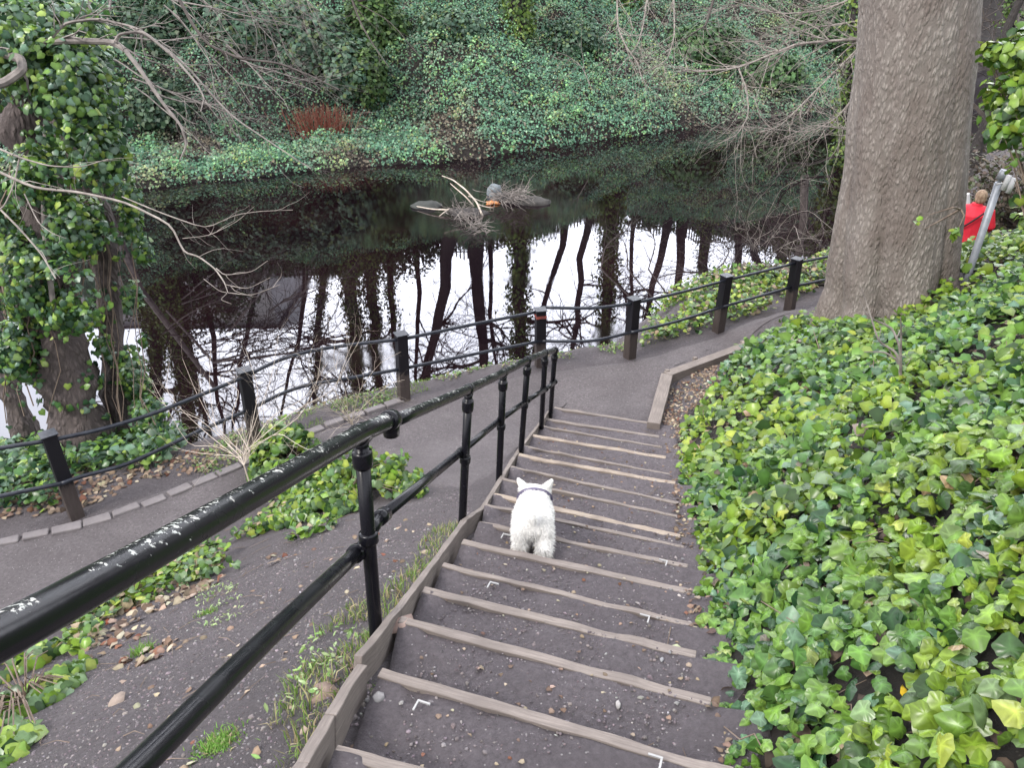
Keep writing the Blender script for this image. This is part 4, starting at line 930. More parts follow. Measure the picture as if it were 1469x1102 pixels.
traced(mb, [(-10,290),(30,330),(60,365),(80,400)], 7.4, 7.2, 0.0101, 0.0060, 5, 3)
traced(mb, [(35,278),(55,320),(75,335),(95,342)], 7.0, 6.9, 0.0058, 0.0023, 5, 3)
mb.build('bough', M['twigtan'], ob)
mb = MB(); mb.tube([atD(250,-15,8.5), atD(370,-40,9.0), atD(500,-15,9), atD(515,0,9), atD(760,-60,8.5), atD(1028,-15,8)], .02, 6); traced(mb, [(250,-15),(278,38),(300,65),(345,84),(400,90),(440,106),(486,128)], 8.5, 8.0, .020, .006, 6, 16, 1, .5)
traced(mb, [(370,-10),(395,30),(412,80),(450,120),(490,130)], 9.0, 8.8, .008, .003, 5, 7, 1)
traced(mb, [(500,-15),(518,35),(538,68),(558,96)], 9, 8.8, .013, .004, 5, 7, 1); traced(mb, [(515,5),(560,30),(610,90)], 9, 8.8, .006, .003, 5, 5, 1)
traced(mb, [(1028,-15),(1014,30),(1010,42)], 8, 7.9, .016, .008, 6, 2); traced(mb, [(1012,36),(990,50),(978,58)], 7.9, 7.8, .008, .003, 5, 3); traced(mb, [(1014,30),(1030,32),(1042,45)], 7.9, 7.8, .006, .003, 5, 2)
mb.build('bough', M['twigdark'], ob)
# mass of fine pale twigs high on the left
fb = empty('leaning_bare_tree', hit(140, 262), 'bare tree whose fine pale twigs tangle across the far shelf at upper left', 'tree'); mb = MB()
b0 = np.array(fb.location)
for (u, v, D, dx, dz, L) in [(170,-40,20,1,-.35,3.4),(230,-60,20,1,-.5,3.2),(300,-50,21,.8,-.6,3),(380,-60,21,.7,-.7,2.6),(150,60,19,1,-.3,3),(190,130,19.5,1,-.35,2.6),(330,60,20,1,-.5,2.6),(260,20,20,.9,-.4,3.2)]:
    for k in range(3): twig(mb, atD(u+rng.normal(0, 18), v+rng.normal(0, 15), D), (dx, rng.normal(-.1, .3), dz+rng.normal(0, .2)), L, .022, 2, .5, -.01, 7, (4, 7), 4, .13, .55)
mb.tube([b0, atD(120,80,21), atD(150,-200,20.5)], [.13, .10, .07], 8)
for (u, v) in [(170,-40),(300,-50),(150,60),(380,-60)]: mb.tube([atD(175,-120,20.6), atD(u, v, 20.2)], [.05, .03], 5)
mb.build('branches', M['twiggrey'], fb)
# drooping pale branches upper right
rb = empty('drooping_branches', crest(1150, 250, 4.), 'tree with long pale drooping branches over the far water at upper right', 'tree'); mb = MB(); b0 = np.array(rb.location)
mb.tube([b0, b0+np.array((.3, -.5, 3)), b0+np.array((.2, -1.4, 7)), b0+np.array((0, -2, 11))], [.22, .2, .15, .1], 9)
SRC = [([(1290,70),(1235,55),(1145,62),(1120,72),(1060,97),(1000,103),(973,94)],22,.036,.010,24),([(1060,99),(1072,130),(1074,165),(1058,193),(1030,206)],21.5,.018,.006,12),([(885,-20),(886,40),(899,68),(915,90),(922,118)],25,.022,.008,10),([(930,-20),(924,30),(915,65),(885,100)],25,.02,.006,8),([(966,-20),(968,50),(958,85),(925,105)],25,.02,.006,10),([(1240,60),(1200,100),(1150,150),(1120,180),(1090,190)],22,.02,.006,18),([(1240,120),(1200,170),(1160,190),(1110,185),(1060,180)],22,.016,.005,20),([(1240,-10),(1180,15),(1120,20),(1060,5),(1000,25)],23,.024,.007,22),([(1230,30),(1160,40),(1100,60),(1050,55)],22.5,.018,.006,18),([(1245,190),(1210,185),(1165,178),(1120,200)],21,.012,.004,14),([(850,130),(835,95),(815,80),(800,75)],27,.014,.005,4)]
for uv, D, r0, r1, sd in SRC:
    traced(mb, uv, D, D-.7, r0*1.3, r1*1.5, 6, int(sd*2.4), 1, 1.6)
for k in range(len(SRC)):
    s0 = SRC[k][0][0]
    if s0[1] < 0 and s0[0] < 1200: mb.tube([atD(*s0, SRC[k][1]), b0+np.array((0, -2, 15))], [.03, .06], 5)
    elif s0[0] > 1200: mb.tube([atD(*s0, SRC[k][1]), atD(1300, 60, 22.2)], [.02, .05], 5)
mb.tube([atD(1290,70,22), atD(1330,20,22.5), b0+np.array((0, -2, 11))], [.05, .07, .1], 6); mb.tube([b0+np.array((0, -2, 11)), b0+np.array((0, -2, 15.2))], [.1, .07], 6)
mb.build('branches', M['twigtan'], rb)
# ------------------------------------------------------------------ twiggy riverside shrubs
def shrub_twigs(name, label, base, ends, mat, D0, r=.008, sd=4, L=.3, lev=0, cat='shrub', group=None, fk=None):
    t = empty(name, base, label, cat, group); mb = MB(); DB = np.dot(base-np.array((0, 0, EYE)), (0, cP, -sP)); fork = base
    if fk: fork = atD(fk[0], fk[1], DB-.12); mb.tube([base-np.array((0, 0, .05)), (base+fork)/2+np.array((.01, 0, 0)), fork], [r*2.2, r*1.8, r*1.5], 8)
    base0 = base; base = fork
    for uv, D1 in ends:
        D00 = np.dot(base-np.array((0, 0, EYE)), (0, cP, -sP)); n_ = len(uv); pts = [base]+[atD(u, v, D00+(D1-D00)*(k+1)/n_) for k, (u, v) in enumerate(uv)]
        q = smoothline([np.array(p) for p in pts], 4, 1); rr = np.linspace(r, r*.28, len(q)); mb.tube(q, list(rr), 5)
        for k in range(sd):
            j = rng.integers(2, len(q)-1); d = q[j]-q[j-1]; d = d/np.linalg.norm(d)+rng.normal(0, .55, 3); twig(mb, q[j], d, L*rng.uniform(.4, 1.3), rr[j]*.55, lev, .5, .02, 5, (2, 4), 4, .2)
    mb.build('stems', M[mat], t); return t
bs = hit(362, 716)
shrub_twigs('bare_shrub', 'bare pale-twigged shrub growing from the ivy mound beside the path', bs, [([(345,655),(322,632),(285,600),(240,585),(215,560)],8.2),([(345,660),(300,625),(262,590),(238,560),(243,520)],8.4),([(340,655),(310,640),(270,640),(225,560),(218,545)],8.5),([(350,650),(310,620),(300,560),(302,500)],8.4),([(360,650),(330,600),(345,560),(312,540),(335,530)],8.2),([(355,650),(385,600),(440,570),(470,520)],7.9),([(362,640),(400,620),(430,640),(475,660)],7.5),([(350,650),(372,590),(390,540),(400,480)],8.3),([(345,655),(280,650),(240,640)],8.3),([(350,648),(420,590),(480,560),(500,505),(512,480)],7.8),([(352,650),(430,600),(455,550),(462,500)],7.9),([(350,655),(300,600),(280,560),(262,515)],8.6),([(355,640),(372,560),(352,500)],8.5)], 'twigpale', 8, .0046, 8, .42, 1, fk=(350, 668))
bs2 = hit(515, 640)
shrub_twigs('bare_shrub', 'second bare shrub with curling pale twigs behind the near handrail joint', bs2, [([(508,610),(490,585),(480,560),(498,520),(520,480),(515,455)],7.2),([(505,600),(530,575),(560,550),(580,545)],7.0),([(500,600),(470,570),(440,540),(420,520)],7.3),([(505,605),(480,560),(450,520),(410,500)],7.3),([(505,605),(515,560),(545,520),(575,505)],7.1),([(500,600),(496,560),(478,520),(482,480),(470,450)],7.3),([(495,600),(455,575),(440,520),(455,480)],7.4)], 'twigpale', 7, .0042, 9, .36, 1, fk=(507, 612))
bs3 = hit(1085, 396)
shrub_twigs('bare_shrub', 'bare twiggy shrub on the river bank beyond the right fence posts', bs3, [([(1075,340),(1060,300),(1045,262)],13.6),([(1090,340),(1100,310),(1120,270),(1150,255),(1185,262)],13.6),([(1100,350),(1130,310),(1160,300),(1195,330)],13.4),([(1080,345),(1110,330),(1130,290),(1150,280)],13.7),([(1085,360),(1070,330),(1075,300),(1110,262)],13.8),([(1110,360),(1150,340),(1180,345)],13),([(1080,350),(1055,330),(1040,310)],13.9),([(1120,360),(1140,320),(1148,350),(1165,290)],13.4)], 'twigtan', 13, .008, 14, .6, 1)
bs4 = hit(1292, 562, 3)
shrub_twigs('sapling', 'thin grey sapling standing alone in the ivy below the big trunk', bs4, [([(1292,520),(1293,480),(1292,455)],np.dot(bs4-np.array((0,0,EYE)),(0,cP,-sP))-.35),([(1291,520),(1285,505),(1260,490),(1245,440),(1235,412)],6.4),([(1292,500),(1280,470),(1245,455),(1232,430)],6.5),([(1292,520),(1270,505),(1240,505)],6.5)], 'twiggrey', 7, .0145, 3, .16)
# river twigs poking from the near bank at mid
bs5 = hit(215, 640)
shrub_twigs('bare_shrub', 'thin dark twigs at the waterline below the left trunks', bs5, [([(222,600),(235,560),(250,500)],9.2),([(210,600),(200,560),(205,520)],9.3),([(230,610),(262,590),(290,540)],9.2)], 'twigdark', 9, .008, 6, .3, 1)
# ------------------------------------------------------------------ ivy mounds left of the handrail
def mound(label, spots, n, size, w=(5, 5, 2, 1, 3), cols=None, nm='ivy_mound', T=IVY):
    Ps = []; Ns = []; tot = sum(s[2]*s[3] for s in spots)
    for (u, v, ru, rv, hh) in spots:
        m = int(n*ru*rv/tot); c = hit(u, v); D = np.dot(c-np.array((0, 0, EYE)), (0, cP, -sP)); a = rng.uniform(0, 6.28, m); q = np.sqrt(rng.random(m)); x = c[0]+np.cos(a)*q*ru*D/FPX; y = c[1]+np.sin(a)*q*rv*D/FPX*1.6
        top = hh*np.sqrt(np.clip(1-q*q, 0, 1))*(.75+.3*fbm(x, y, 7, 2)); z = zg(x, y)+top*rng.beta(3, 1.3, m)+.01; Ps.append(np.stack((x, y, z), 1)); Ns.append(np.stack((np.cos(a)*q, np.sin(a)*q-.3, np.ones(m)*.8), 1))
    P = np.concatenate(Ps); Nn = np.concatenate(Ns); kk = fbm(P[:, 0]*2, P[:, 1]*2+P[:, 2]*3, 2.2, 3, 7.) > -.75; P, Nn = P[kk], Nn[kk]; base = P.mean(0); base[2] = z1(base[0], base[1]); t = empty(nm, base, label, 'plant')
    leafobj('foliage', P, Nn, rng.uniform(size*.6, size*1.2, len(P)), pal(len(P), cols or [G_FRESH[0], G_FRESH[1], G_FRESH[2], G_FRESH[3], G_FRESH[4]], w), T, M['leaf'], .5, np.array((0, -.4, -.5)), parent=t)
    mb = MB()
    for k in range(46):
        q = P[rng.integers(len(P))]; m_ = (base+q)/2+np.array((0, 0, .12)); mb.tube([base, m_, q], [.006, .004, .002], 4)
    mb.build('stems', M['vine'], t)
mound('bright green ivy mound around the foot of the bare pale shrub', [(420,680,62,42,.55),(445,700,60,36,.5),(405,660,45,30,.5)], 2300, .080, (3, 4, 3, 3, 2))
mound('ivy clump spreading over the slope right behind the near handrail post', [(550,705,58,36,.46),(500,700,54,44,.52),(590,712,24,20,.18),(470,735,56,32,.28),(420,745,50,26,.2)], 2100, .075, (3, 4, 3, 3, 2))
mound('small pale ivy mat in the bottom left corner', [(20,960,70,40,.14),(40,1010,80,45,.14),(5,1080,50,40,.10),(80,980,50,30,.08)], 520, .085, (3, 4, 2, 4, 2))
# ground covers (nobody could count the leaves)
def cover(name, label, poly, dens, x0, x1, y0, y1, hmax, size, cols, w, T=MID, tilt=.5, thr=None, mat='leaf', fs=2.2, seed=1.):
    P = field(int(dens*(x1-x0)*(y1-y0)), x0, x1, y0, y1, poly)
    P[:, 2] = zs(P[:, 0], P[:, 1])
    if thr is not None: P = P[fbm(P[:, 0], P[:, 1], fs, 3, seed) > thr]
    nr = gnorm(P[:, 0], P[:, 1]); P = P+nr*(rng.beta(1.6, 1.8, len(P))*hmax)[:, None]+np.array((0, 0, .006)); tag(leafobj(name, P, unit(nr+np.array((0, -.2, .4))), rng.uniform(size*.6, size*1.25, len(P)), pal(len(P), cols, w), T, M[mat], tilt, np.array((0, -.3, -.3))), label, None, None, 'stuff')
cover('ivy_ground_cover', 'ivy straggling down the bare slope at lower left', [(-200,930),(0,905),(150,850),(260,800),(350,770),(440,700),(500,700),(480,760),(400,790),(330,825),(250,850),(160,890),(120,960),(110,1040),(30,1110),(-200,1250)], 620, -6, .2, .5, 8, .12, .068, G_FRESH, [5, 5, 3, 3, 2, 3], IVY, .5, -.15)
cover('ivy_ground_cover', 'dark ivy covering the ground round the feet of the left trunks', [(-300,600),(0,590),(60,600),(120,640),(190,590),(250,600),(270,640),(235,672),(180,680),(60,735),(0,735),(-300,790)], 520, -11, -2.8, 4.5, 12, .32, .085, GL, [3, 4, 4, 3, 1], IVY, .5, -.5)
cover('bank_plants', 'low ivy and weeds on the river bank beyond the right end of the fence', [(918,500),(925,480),(960,440),(1000,415),(1060,385),(1130,365),(1200,355),(1200,425),(1150,440),(1080,455),(1000,480),(950,492)], 620, 1, 9, 9, 16, .28, .07, G_FRESH, [6, 5, 2, 3, 4, 4], MID, .6, -.7)
cover('bank_plants', 'thin strip of moss and weeds on the bank edge beyond the left fence', [(250,675),(330,625),(440,590),(520,565),(590,545),(640,538),(740,505),(800,505),(860,497),(905,492),(905,505),(790,520),(700,530),(600,560),(470,610),(400,640),(300,690)], 900, -5, 3, 7, 12, .05, .032, [(.15,.24,.06),(.10,.17,.05),(.20,.17,.10),(.24,.22,.13)], [4, 3, 3, 2], MID, .6, -.3, fs=3.1)
cover('leaf_litter', 'brown dead leaves lying under the ivy of the right-hand slope', BANK, 70, .5, 9, .5, 12, .05, .06, [(.20,.15,.11),(.28,.22,.165),(.10,.075,.06)], [3, 2, 3], MID, .4, None, 'dry')
cover('bank_plants', 'pale weedy rosettes on the bare slope between the handrail tubes', [(270,900),(290,845),(345,840),(350,880),(310,905)], 900, -3, 0, 1.5, 5, .04, .03, [(.20,.28,.11),(.28,.34,.17)], [1, 1], LANCE, .6, -.3, fs=9)
cover('bank_plants', 'small green weeds sprouting through the grass by the left boards', [(360,1105),(400,1010),(440,930),(500,880),(520,900),(470,1000),(430,1105)], 500, -1.5, .2, 1, 4, .06, .04, [(.18,.30,.08),(.27,.36,.16)], [1, 1], LANCE, .6, -.1, fs=6)
DRY = [(.20,.145,.105),(.28,.22,.165),(.13,.09,.07),(.34,.30,.22),(.16,.075,.05)]
cover('leaf_litter', 'dry brown leaf litter along the right margin of the steps and in the soil bed', [(1090,1300),(1052,1110),(1022,1010),(1003,890),(1012,800),(985,735),(975,655),(985,600),(1040,548),(1085,505),(1150,463),(1120,478),(960,535),(950,610),(962,700),(965,760),(975,850),(985,940),(1000,1020),(1030,1110),(1060,1300)], 800, .4, 6, .3, 12, .02, .034, DRY, [4, 2, 6, 2, .4], MID, .35, -.5, 'dry')
cover('leaf_litter', 'dry leaf litter on the lower left slope among the ivy', [(-100,900),(80,870),(250,830),(330,800),(420,790),(380,830),(280,900),(220,960),(190,1020),(100,1060),(-100,1150)], 240, -6, 1, .5, 7, .03, .058, DRY, [5, 4, 3, 2, 1.3], MID, .4, -.1, 'dry')
cover('leaf_litter', 'thin scatter of dead leaves over the bare soil left of the handrail', [(100,1102),(200,940),(330,860),(420,790),(600,740),(650,780),(540,950),(440,1110)], 26, -3, .3, .8, 6.5, .008, .036, DRY, [5, 4, 4, 2, 1], MID, .25, None, 'dry')
cover('leaf_litter', 'dead leaves under the ivy on the bank behind the left fence posts', [(-100,700),(120,660),(260,650),(330,640),(300,680),(200,690),(130,730),(-100,760)], 260, -8, -2, 5, 10, .03, .06, DRY, [5, 4, 4, 1, 1], MID, .4, None, 'dry')
cover('leaf_litter', 'few small bits of leaf on the treads of the steps', [(540,967),(760,620),(950,640),(985,900),(1010,1000),(1050,1120),(440,1120)], 60, -.8, 1.8, 1.2, 8, .004, .022, DRY, [5, 4, 4, 2, 1], MID, .2, None, 'dry')
# grass
def grass(name, label, poly, dens, x0, x1, y0, y1, hh, cols, w, thr=None, kind='stuff', pts=None, fs=2.5, seed=4.):
    P = field(int(dens*(x1-x0)*(y1-y0)), x0, x1, y0, y1, poly) if pts is None else pts
    if thr is not None: P = P[fbm(P[:, 0], P[:, 1], fs, 3, seed) > thr]
    n = len(P); a = rng.uniform(0, 6.28, n); L = hh*rng.uniform(.5, 1.3, n); b = np.stack((np.cos(a), np.sin(a), np.zeros(n)), 1); l2 = rng.uniform(0, 6.28, n); ln = np.stack((np.cos(l2), np.sin(l2), np.zeros(n)), 1)*rng.uniform(.1, .9, n)[:, None]
    wd_ = .0022+.0012*rng.random(n); up = np.array((0, 0, 1.)); P = P-up*.01
    m1 = P+(up*.55+ln*.2)*L[:, None]; tp = P+(up*.85+ln*.85)*L[:, None]
    V = np.stack((P-b*wd_[:, None], P+b*wd_[:, None], m1+b*wd_[:, None]*.8, m1-b*wd_[:, None]*.8, tp), 1).reshape(-1, 3); o = np.arange(n)[:, None, None]*5
    F = (np.array([(0, 1, 2), (0, 2, 3), (3, 2, 4)])[None]+o).reshape(-1, 3); ob_ = bigmesh(name, V, F, M['grass'], np.repeat(pal(n, cols, w, .25), 5, 0)); tag(ob_, label, 'grass' if kind is None else None, None, kind); return ob_
GC = [(.14,.24,.05),(.20,.30,.08),(.34,.31,.16),(.42,.37,.22)]
grass('grass', 'tufty green and straw-coloured grass along the left board of the steps', [(355,1110),(400,1010),(440,930),(500,870),(545,850),(590,820),(600,830),(575,875),(520,945),(450,1085),(440,1110)], 2600, -1.2, .2, 1, 4, .085, GC, [4, 3, 3, 3], -.55)
grass('grass', 'short grass beside the second handrail post', [(588,830),(605,770),(650,750),(668,755),(640,800),(600,850)], 2200, -1, .2, 2.8, 5, .06, GC, [4, 3, 3, 2], -.6)
grass('grass', 'bright short grass on the bank edge behind the fence', [(330,610),(440,590),(560,560),(600,545),(680,530),(740,510),(780,508),(700,535),(600,565),(470,608),(340,640)], 1700, -4, 1.2, 7.5, 11.5, .06, [(.22,.36,.07),(.15,.26,.06),(.30,.32,.14)], [5, 3, 2], -.1)
grass('grass', 'grass tufts on the bank edge at the right-hand fence posts', [(905,500),(925,478),(1000,440),(1060,450),(960,490)], 700, 1.2, 5, 9.5, 13, .06, [(.22,.36,.07),(.15,.26,.06),(.30,.32,.14)], [5, 3, 2], -.1)
def tuft(label, u, v, n, rad, hh, w=(4, 3, 1, 0)):
    c = hit(u, v); x = c[0]+rng.normal(0, rad, n); y = c[1]+rng.normal(0, rad, n); P = np.stack((x, y, zg(x, y)), 1); ob_ = grass('grass_tuft', label, None, 0, 0, 0, 0, 0, hh, [(.16,.33,.06),(.22,.36,.09),(.34,.31,.16),(.42,.37,.22)], w, None, None, P); ob_['group'] = 'small grass tufts on the bare slope'; ob_['category'] = 'grass tuft'
tuft('spiky bright grass tuft on bare soil between the two handrail tubes', 205, 937, 150, .035, .08)
tuft('low mossy green tuft near the bottom edge left of the steps', 314, 1070, 900, .04, .035)
tuft('pale green weedy tuft right of the dead leaves on the slope', 300, 880, 220, .028, .035)
tuft('grass tuft by the timber corner at the foot of the nearest handrail post', 535, 915, 120, .03, .06, (3, 3, 3, 1))
tuft('small green tuft on the left end of a step below the grey stone', 607, 862, 70, .02, .02)
tuft('moss patch at the left end of the step beside the side board joint', 533, 985, 260, .02, .014)
tuft('moss patch at the bottom of the picture by the left board', 517, 1083, 200, .018, .012)
# pebbles
_o = np.array([(1,0,0),(-1,0,0),(0,1,0),(0,-1,0),(0,0,1),(0,0,-1),(.62,.62,.3),(-.62,.62,.3),(-.62,-.62,.3),(.62,-.62,.3)], float)
_of = np.array([(0,6,4),(6,2,4),(2,7,4),(7,1,4),(1,8,4),(8,3,4),(3,9,4),(9,0,4),(0,2,6),(2,1,7),(1,3,8),(3,0,9)])
def pebbles(label, poly, n, x0, x1, y0, y1, s0, s1, cols=((.17,.15,.15),(.24,.22,.22),(.12,.10,.10),(.38,.36,.35)), w=(5, 3, 5, .7)):
    P = field(n, x0, x1, y0, y1, poly); P[:, 2] = zs(P[:, 0], P[:, 1]); m = len(P); sz = s0+(s1-s0)*rng.random(m)**3
    a = rng.uniform(0, 6.28, m); sc = np.stack((rng.uniform(.7, 1.3, m), rng.uniform(.6, 1.1, m), rng.uniform(.35, .7, m)), 1)
    V = _o[None]*sc[:, None]*(1+rng.normal(0, .13, (m, len(_o), 1)))*sz[:, None, None]; c, s = np.cos(a)[:, None], np.sin(a)[:, None]
    V = np.stack((V[..., 0]*c-V[..., 1]*s, V[..., 0]*s+V[..., 1]*c, V[..., 2]), 2)+(P+np.stack((0*a, 0*a, sz*.12), 1))[:, None]
    F = (_of[None]+(np.arange(m)*len(_o))[:, None, None]).reshape(-1, 3); tag(bigmesh('pebbles', V.reshape(-1, 3), F, M['pebble'], np.repeat(pal(m, cols, w), len(_o), 0), smooth=True), label, None, None, 'stuff')
STP = [(500,1110),(560,960),(640,820),(700,740),(770,630),(950,640),(960,700),(985,900),(1010,1000),(1050,1120)]
pebbles('small grey stones trodden into the earth of the steps', STP, 4500, -.8, 1.9, 1, 8, .003, .013)
pebbles('larger stones at the left end of the lowest steps', [(490,1080),(520,970),(560,975),(560,1060),(530,1090)], 2600, -.9, .1, 1.3, 3, .006, .02)
pebbles('gravel washed against the right ends of the steps', [(930,1110),(900,1000),(940,900),(950,800),(930,700),(970,700),(985,800),(995,900),(1020,1000),(1060,1110)], 7000, .3, 1.9, 1, 8, .003, .015)
pebbles('stones scattered on the bare slope left of the handrail', [(60,1110),(200,930),(330,860),(420,790),(600,740),(650,780),(540,950),(440,1110)], 3000, -3, .3, .8, 6.5, .003, .014)
CL = ((.12,.10,.107),(.17,.145,.15),(.085,.07,.074),(.22,.20,.20))
pebbles('crumbs of loose dark earth on the treads of the steps', STP, 50000, -.8, 1.9, 1, 8, .0015, .008, CL, (5, 4, 3, 1))
pebbles('crumbs of loose dark earth on the bare slope left of the handrail', [(-300,1300),(-300,950),(60,880),(330,830),(420,760),(600,720),(680,700),(670,760),(540,950),(440,1110),(430,1300)], 70000, -4, .3, .6, 6.8, .0015, .009, CL, (5, 4, 3, 1))
pebbles('loose grit and crumbs over the riverside path', [(-300,1000),(-300,780),(0,770),(300,680),(600,560),(800,520),(1000,480),(1180,430),(1180,460),(950,530),(930,600),(790,590),(650,720),(440,700),(200,820)], 60000, -7, 5, 3.5, 12, .002, .011, ((.12,.105,.11),(.17,.15,.155),(.08,.07,.073),(.26,.25,.25)), (5, 4, 3, 1))
# single leaves and stones one can pick out
def one_leaf(label, u, v, s, c, cat='leaf', T=IVY, grp=None):
    p = hit(u, v); p[2] = float(zs(p[:1], p[1:2])[0]); p = p+np.array((0, 0, .015)); V, F = leaves(p[None], np.array([[0, -.2, 1.]]), np.array([s]), T, .2); ob_ = bigmesh('fallen_leaf', V, F, M['dry'], np.repeat(np.array([c]), len(V), 0)); tag(ob_, label, cat, 'single fallen leaves'); s_ = ob_.modifiers.new('thick', 'SOLIDIFY'); s_.thickness = .001
one_leaf('large pale yellow-green fallen leaf at the right end of the lower steps', 965, 957, .12, (.50,.53,.34))
one_leaf('big curled tan leaf at the left end of the step by the side board joint', 582, 932, .12, (.30,.22,.19))
one_leaf('dull brown leaf lying in the grass left of the side board', 468, 1000, .11, (.24,.18,.15))
one_leaf('pale brown crumpled leaf on the slope at lower left', 160, 1012, .13, (.30,.24,.20))
one_leaf('rusty red leaf among the litter on the lower left slope', 152, 897, .08, (.26,.08,.05))
one_leaf('small brown leaf on the tread near the right end below the dog', 905, 779, .05, (.20,.16,.15), T=LANCE)
one_leaf('yellow leaf standing up among the ivy at lower right', 1298, 1000, .09, (.62,.42,.03), T=LANCE)
one_leaf('white fallen petal-like leaf in the soil bed behind the timber edging', 1016, 550, .04, (.7,.7,.68))
one_leaf('white scrap at the far end of the soil bed', 1083, 509, .05, (.7,.7,.68))
def rock(name, label, P, r, c, cat='stone', grp=None):
    mb = MB(); mb.blob(P, r, 14, 9, .35); m_ = simple('rock_'+name, tuple(c), .8, tuple(x*.6 for x in c), 20, .5, 60); tag(mb.build(name, m_, origin=P, smooth=True), label, cat, grp)
p = hit(605, 889); rock('stone', 'squarish grey stone at the left end of a step', P3(p[0], p[1])+np.array((0, 0, .01)), (.04, .035, .018), (.17,.15,.14))
p = hit(545, 1022); rock('stone', 'rounded pale pebble beside the side board at the bottom left of the steps', P3(p[0], p[1])+np.array((0, 0, .008)), (.024, .026, .015), (.28,.27,.27))
p = hit(884, 1042); rock('stone', 'oval light stone on the lowest tread in view', P3(p[0], p[1])+np.array((0, 0, .006)), (.011, .022, .010), (.40,.38,.37))
# twigs lying on the ground
mb = MB()
for k in range(260):
    if k < 150: x, y = rng.uniform(-3.2, -.7), rng.uniform(1.3, 6)
    else: y = rng.uniform(1.5, 8); x = .2+.17*y+rng.uniform(.0, .9)
    p = P3(x, y)+np.array((0, 0, .008)); a = rng.uniform(0, 6.28); L = rng.uniform(.04, .22); q = P3(x+math.cos(a)*L, y+math.sin(a)*L)+np.array((0, 0, .012)); mb.tube([p, (p+q)/2+np.array((rng.normal(0, .01), rng.normal(0, .01), .008)), q], [.0025, .002, .001], 4)
tag(mb.build('fallen_twigs', M['vine']), 'short dead twigs lying about on the soil', None, None, 'stuff')
# ------------------------------------------------------------------ evaluated (voxel-joined) bodies
def joined(mb, voxel, smooth_it=6, disp=0.):
    me = bpy.data.meshes.new('tmp'); me.from_pydata([tuple(v) for v in mb.v], [], mb.f); o = bpy.data.objects.new('tmp', me); col.objects.link(o)
    r = o.modifiers.new('r', 'REMESH'); r.mode = 'VOXEL'; r.voxel_size = voxel; s = o.modifiers.new('s', 'SMOOTH'); s.iterations = smooth_it; s.factor = .5
    dg = bpy.context.evaluated_depsgraph_get(); ev = o.evaluated_get(dg); m2 = bpy.data.meshes.new_from_object(ev); V = np.zeros(len(m2.vertices)*3); m2.vertices.foreach_get('co', V)
    fs = [tuple(p.vertices) for p in m2.polygons]; bpy.data.objects.remove(o, do_unlink=True); bpy.data.meshes.remove(m2); return V.reshape(-1, 3), fs
# ------------------------------------------------------------------ the white terrier
M['fur'] = leafmat('white_fur', .9, .12, .1); M['collar'] = simple('purple_grey_collar', (.10,.085,.15), .6); M['nose'] = simple('black_nose', (.01,.01,.01), .4)
dg0 = at(764, 783, 1.66); dhead = at(768, 722, 1.62); hdg = math.atan2(dhead[1]-dg0[1], dhead[0]-dg0[0])-math.pi/2
zA = 1.655
dog = empty('dog', (dg0[0], dg0[1], zA), 'small white shaggy terrier with pricked ears walking down the steps, seen from behind', 'dog')
SL = .30
def dz(y): return -SL*y
mb = MB(); S = 1.0
def E_(x, y, z, rx, ry, rz, flat=False): mb.blob((x, y, z+(0 if flat else dz(y))), (rx, ry, rz), 18, 12)
E_(0, 0, .205, .132, .115, .118); E_(0, .11, .205, .134, .13, .12); E_(0, .22, .215, .118, .12, .118); E_(0, .30, .24, .088, .085, .085); E_(0, .365, .262, .088, .078, .072); E_(0, .445, .235, .042, .055, .038)
E_(.052, .41, .235, .035, .04, .04); E_(-.052, .41, .235, .035, .04, .04)
for s in (-1, 1):
    E_(s*.076, -.035, .145, .060, .078, .10)
    fo = .035 if s > 0 else -.045   # hind legs in mid stride: the right one trails
    yk = -.065+(-.04 if s > 0 else .02)
    mb.tube([(s*.075, -.04, .14), (s*.078, yk-.02, .085), (s*.08, yk, .02)], [.056, .048, .042], 14)
    E_(s*.08, yk+.022, .020, .034, .044, .022, True)
    zf = RISE*-1+.0; yf = .27+(.05 if s < 0 else -.02)
    mb.tube([(s*.062, .28, .18+dz(.28)), (s*.064, yf, .10-.165+.02), (s*.064, yf, -.145)], [.046, .036, .032], 14); mb.blob((s*.064, yf+.018, -.145), (.032, .042, .020), 14, 9)
mb.tube([(0, -.085, .30), (0, -.115, .33), (0, -.115, .36), (0, -.11, .375)], [.030, .026, .018, .009], 12)
for s in (-1, 1):   # ears
    b = Vector((s*.058, .365, .300+dz(.365))); mb.tube([b+Vector((s*.004, 0, -.035)), b+Vector((s*.018, 0, .02)), b+Vector((s*.040, -.004, .062)), b+Vector((s*.058, -.006, .092)), b+Vector((s*.064, -.006, .106))], [.040, .034, .024, .013, .005], 12)
    mb.add([b+Vector((-s*.036, -.002, -.01)), b+Vector((s*.034, .004, -.04)), b+Vector((s*.002, .030, -.02)), b+Vector((s*.050, -.004, .105)), b+Vector((0, -.020, -.02))], [(0, 1, 3), (1, 2, 3), (2, 0, 3), (0, 2, 1)] if False else [(0, 4, 3), (4, 1, 3), (1, 2, 3), (2, 0, 3), (0, 2, 1), (0, 1, 4)])
V, Fs = joined(mb, .0075, 4)
ch, shh = math.cos(hdg), math.sin(hdg)
def dw(V): V = np.asarray(V, float)*.95; return np.stack((V[..., 0]*ch-V[..., 1]*shh+dg0[0], V[..., 0]*shh+V[..., 1]*ch+dg0[1], V[..., 2]+zA), -1)
body = MB(); grey = np.exp(-(((V[:, 0]+.0)/.045)**2+((V[:, 2]-.135)/.045)**2))*(V[:, 1] < -.03)
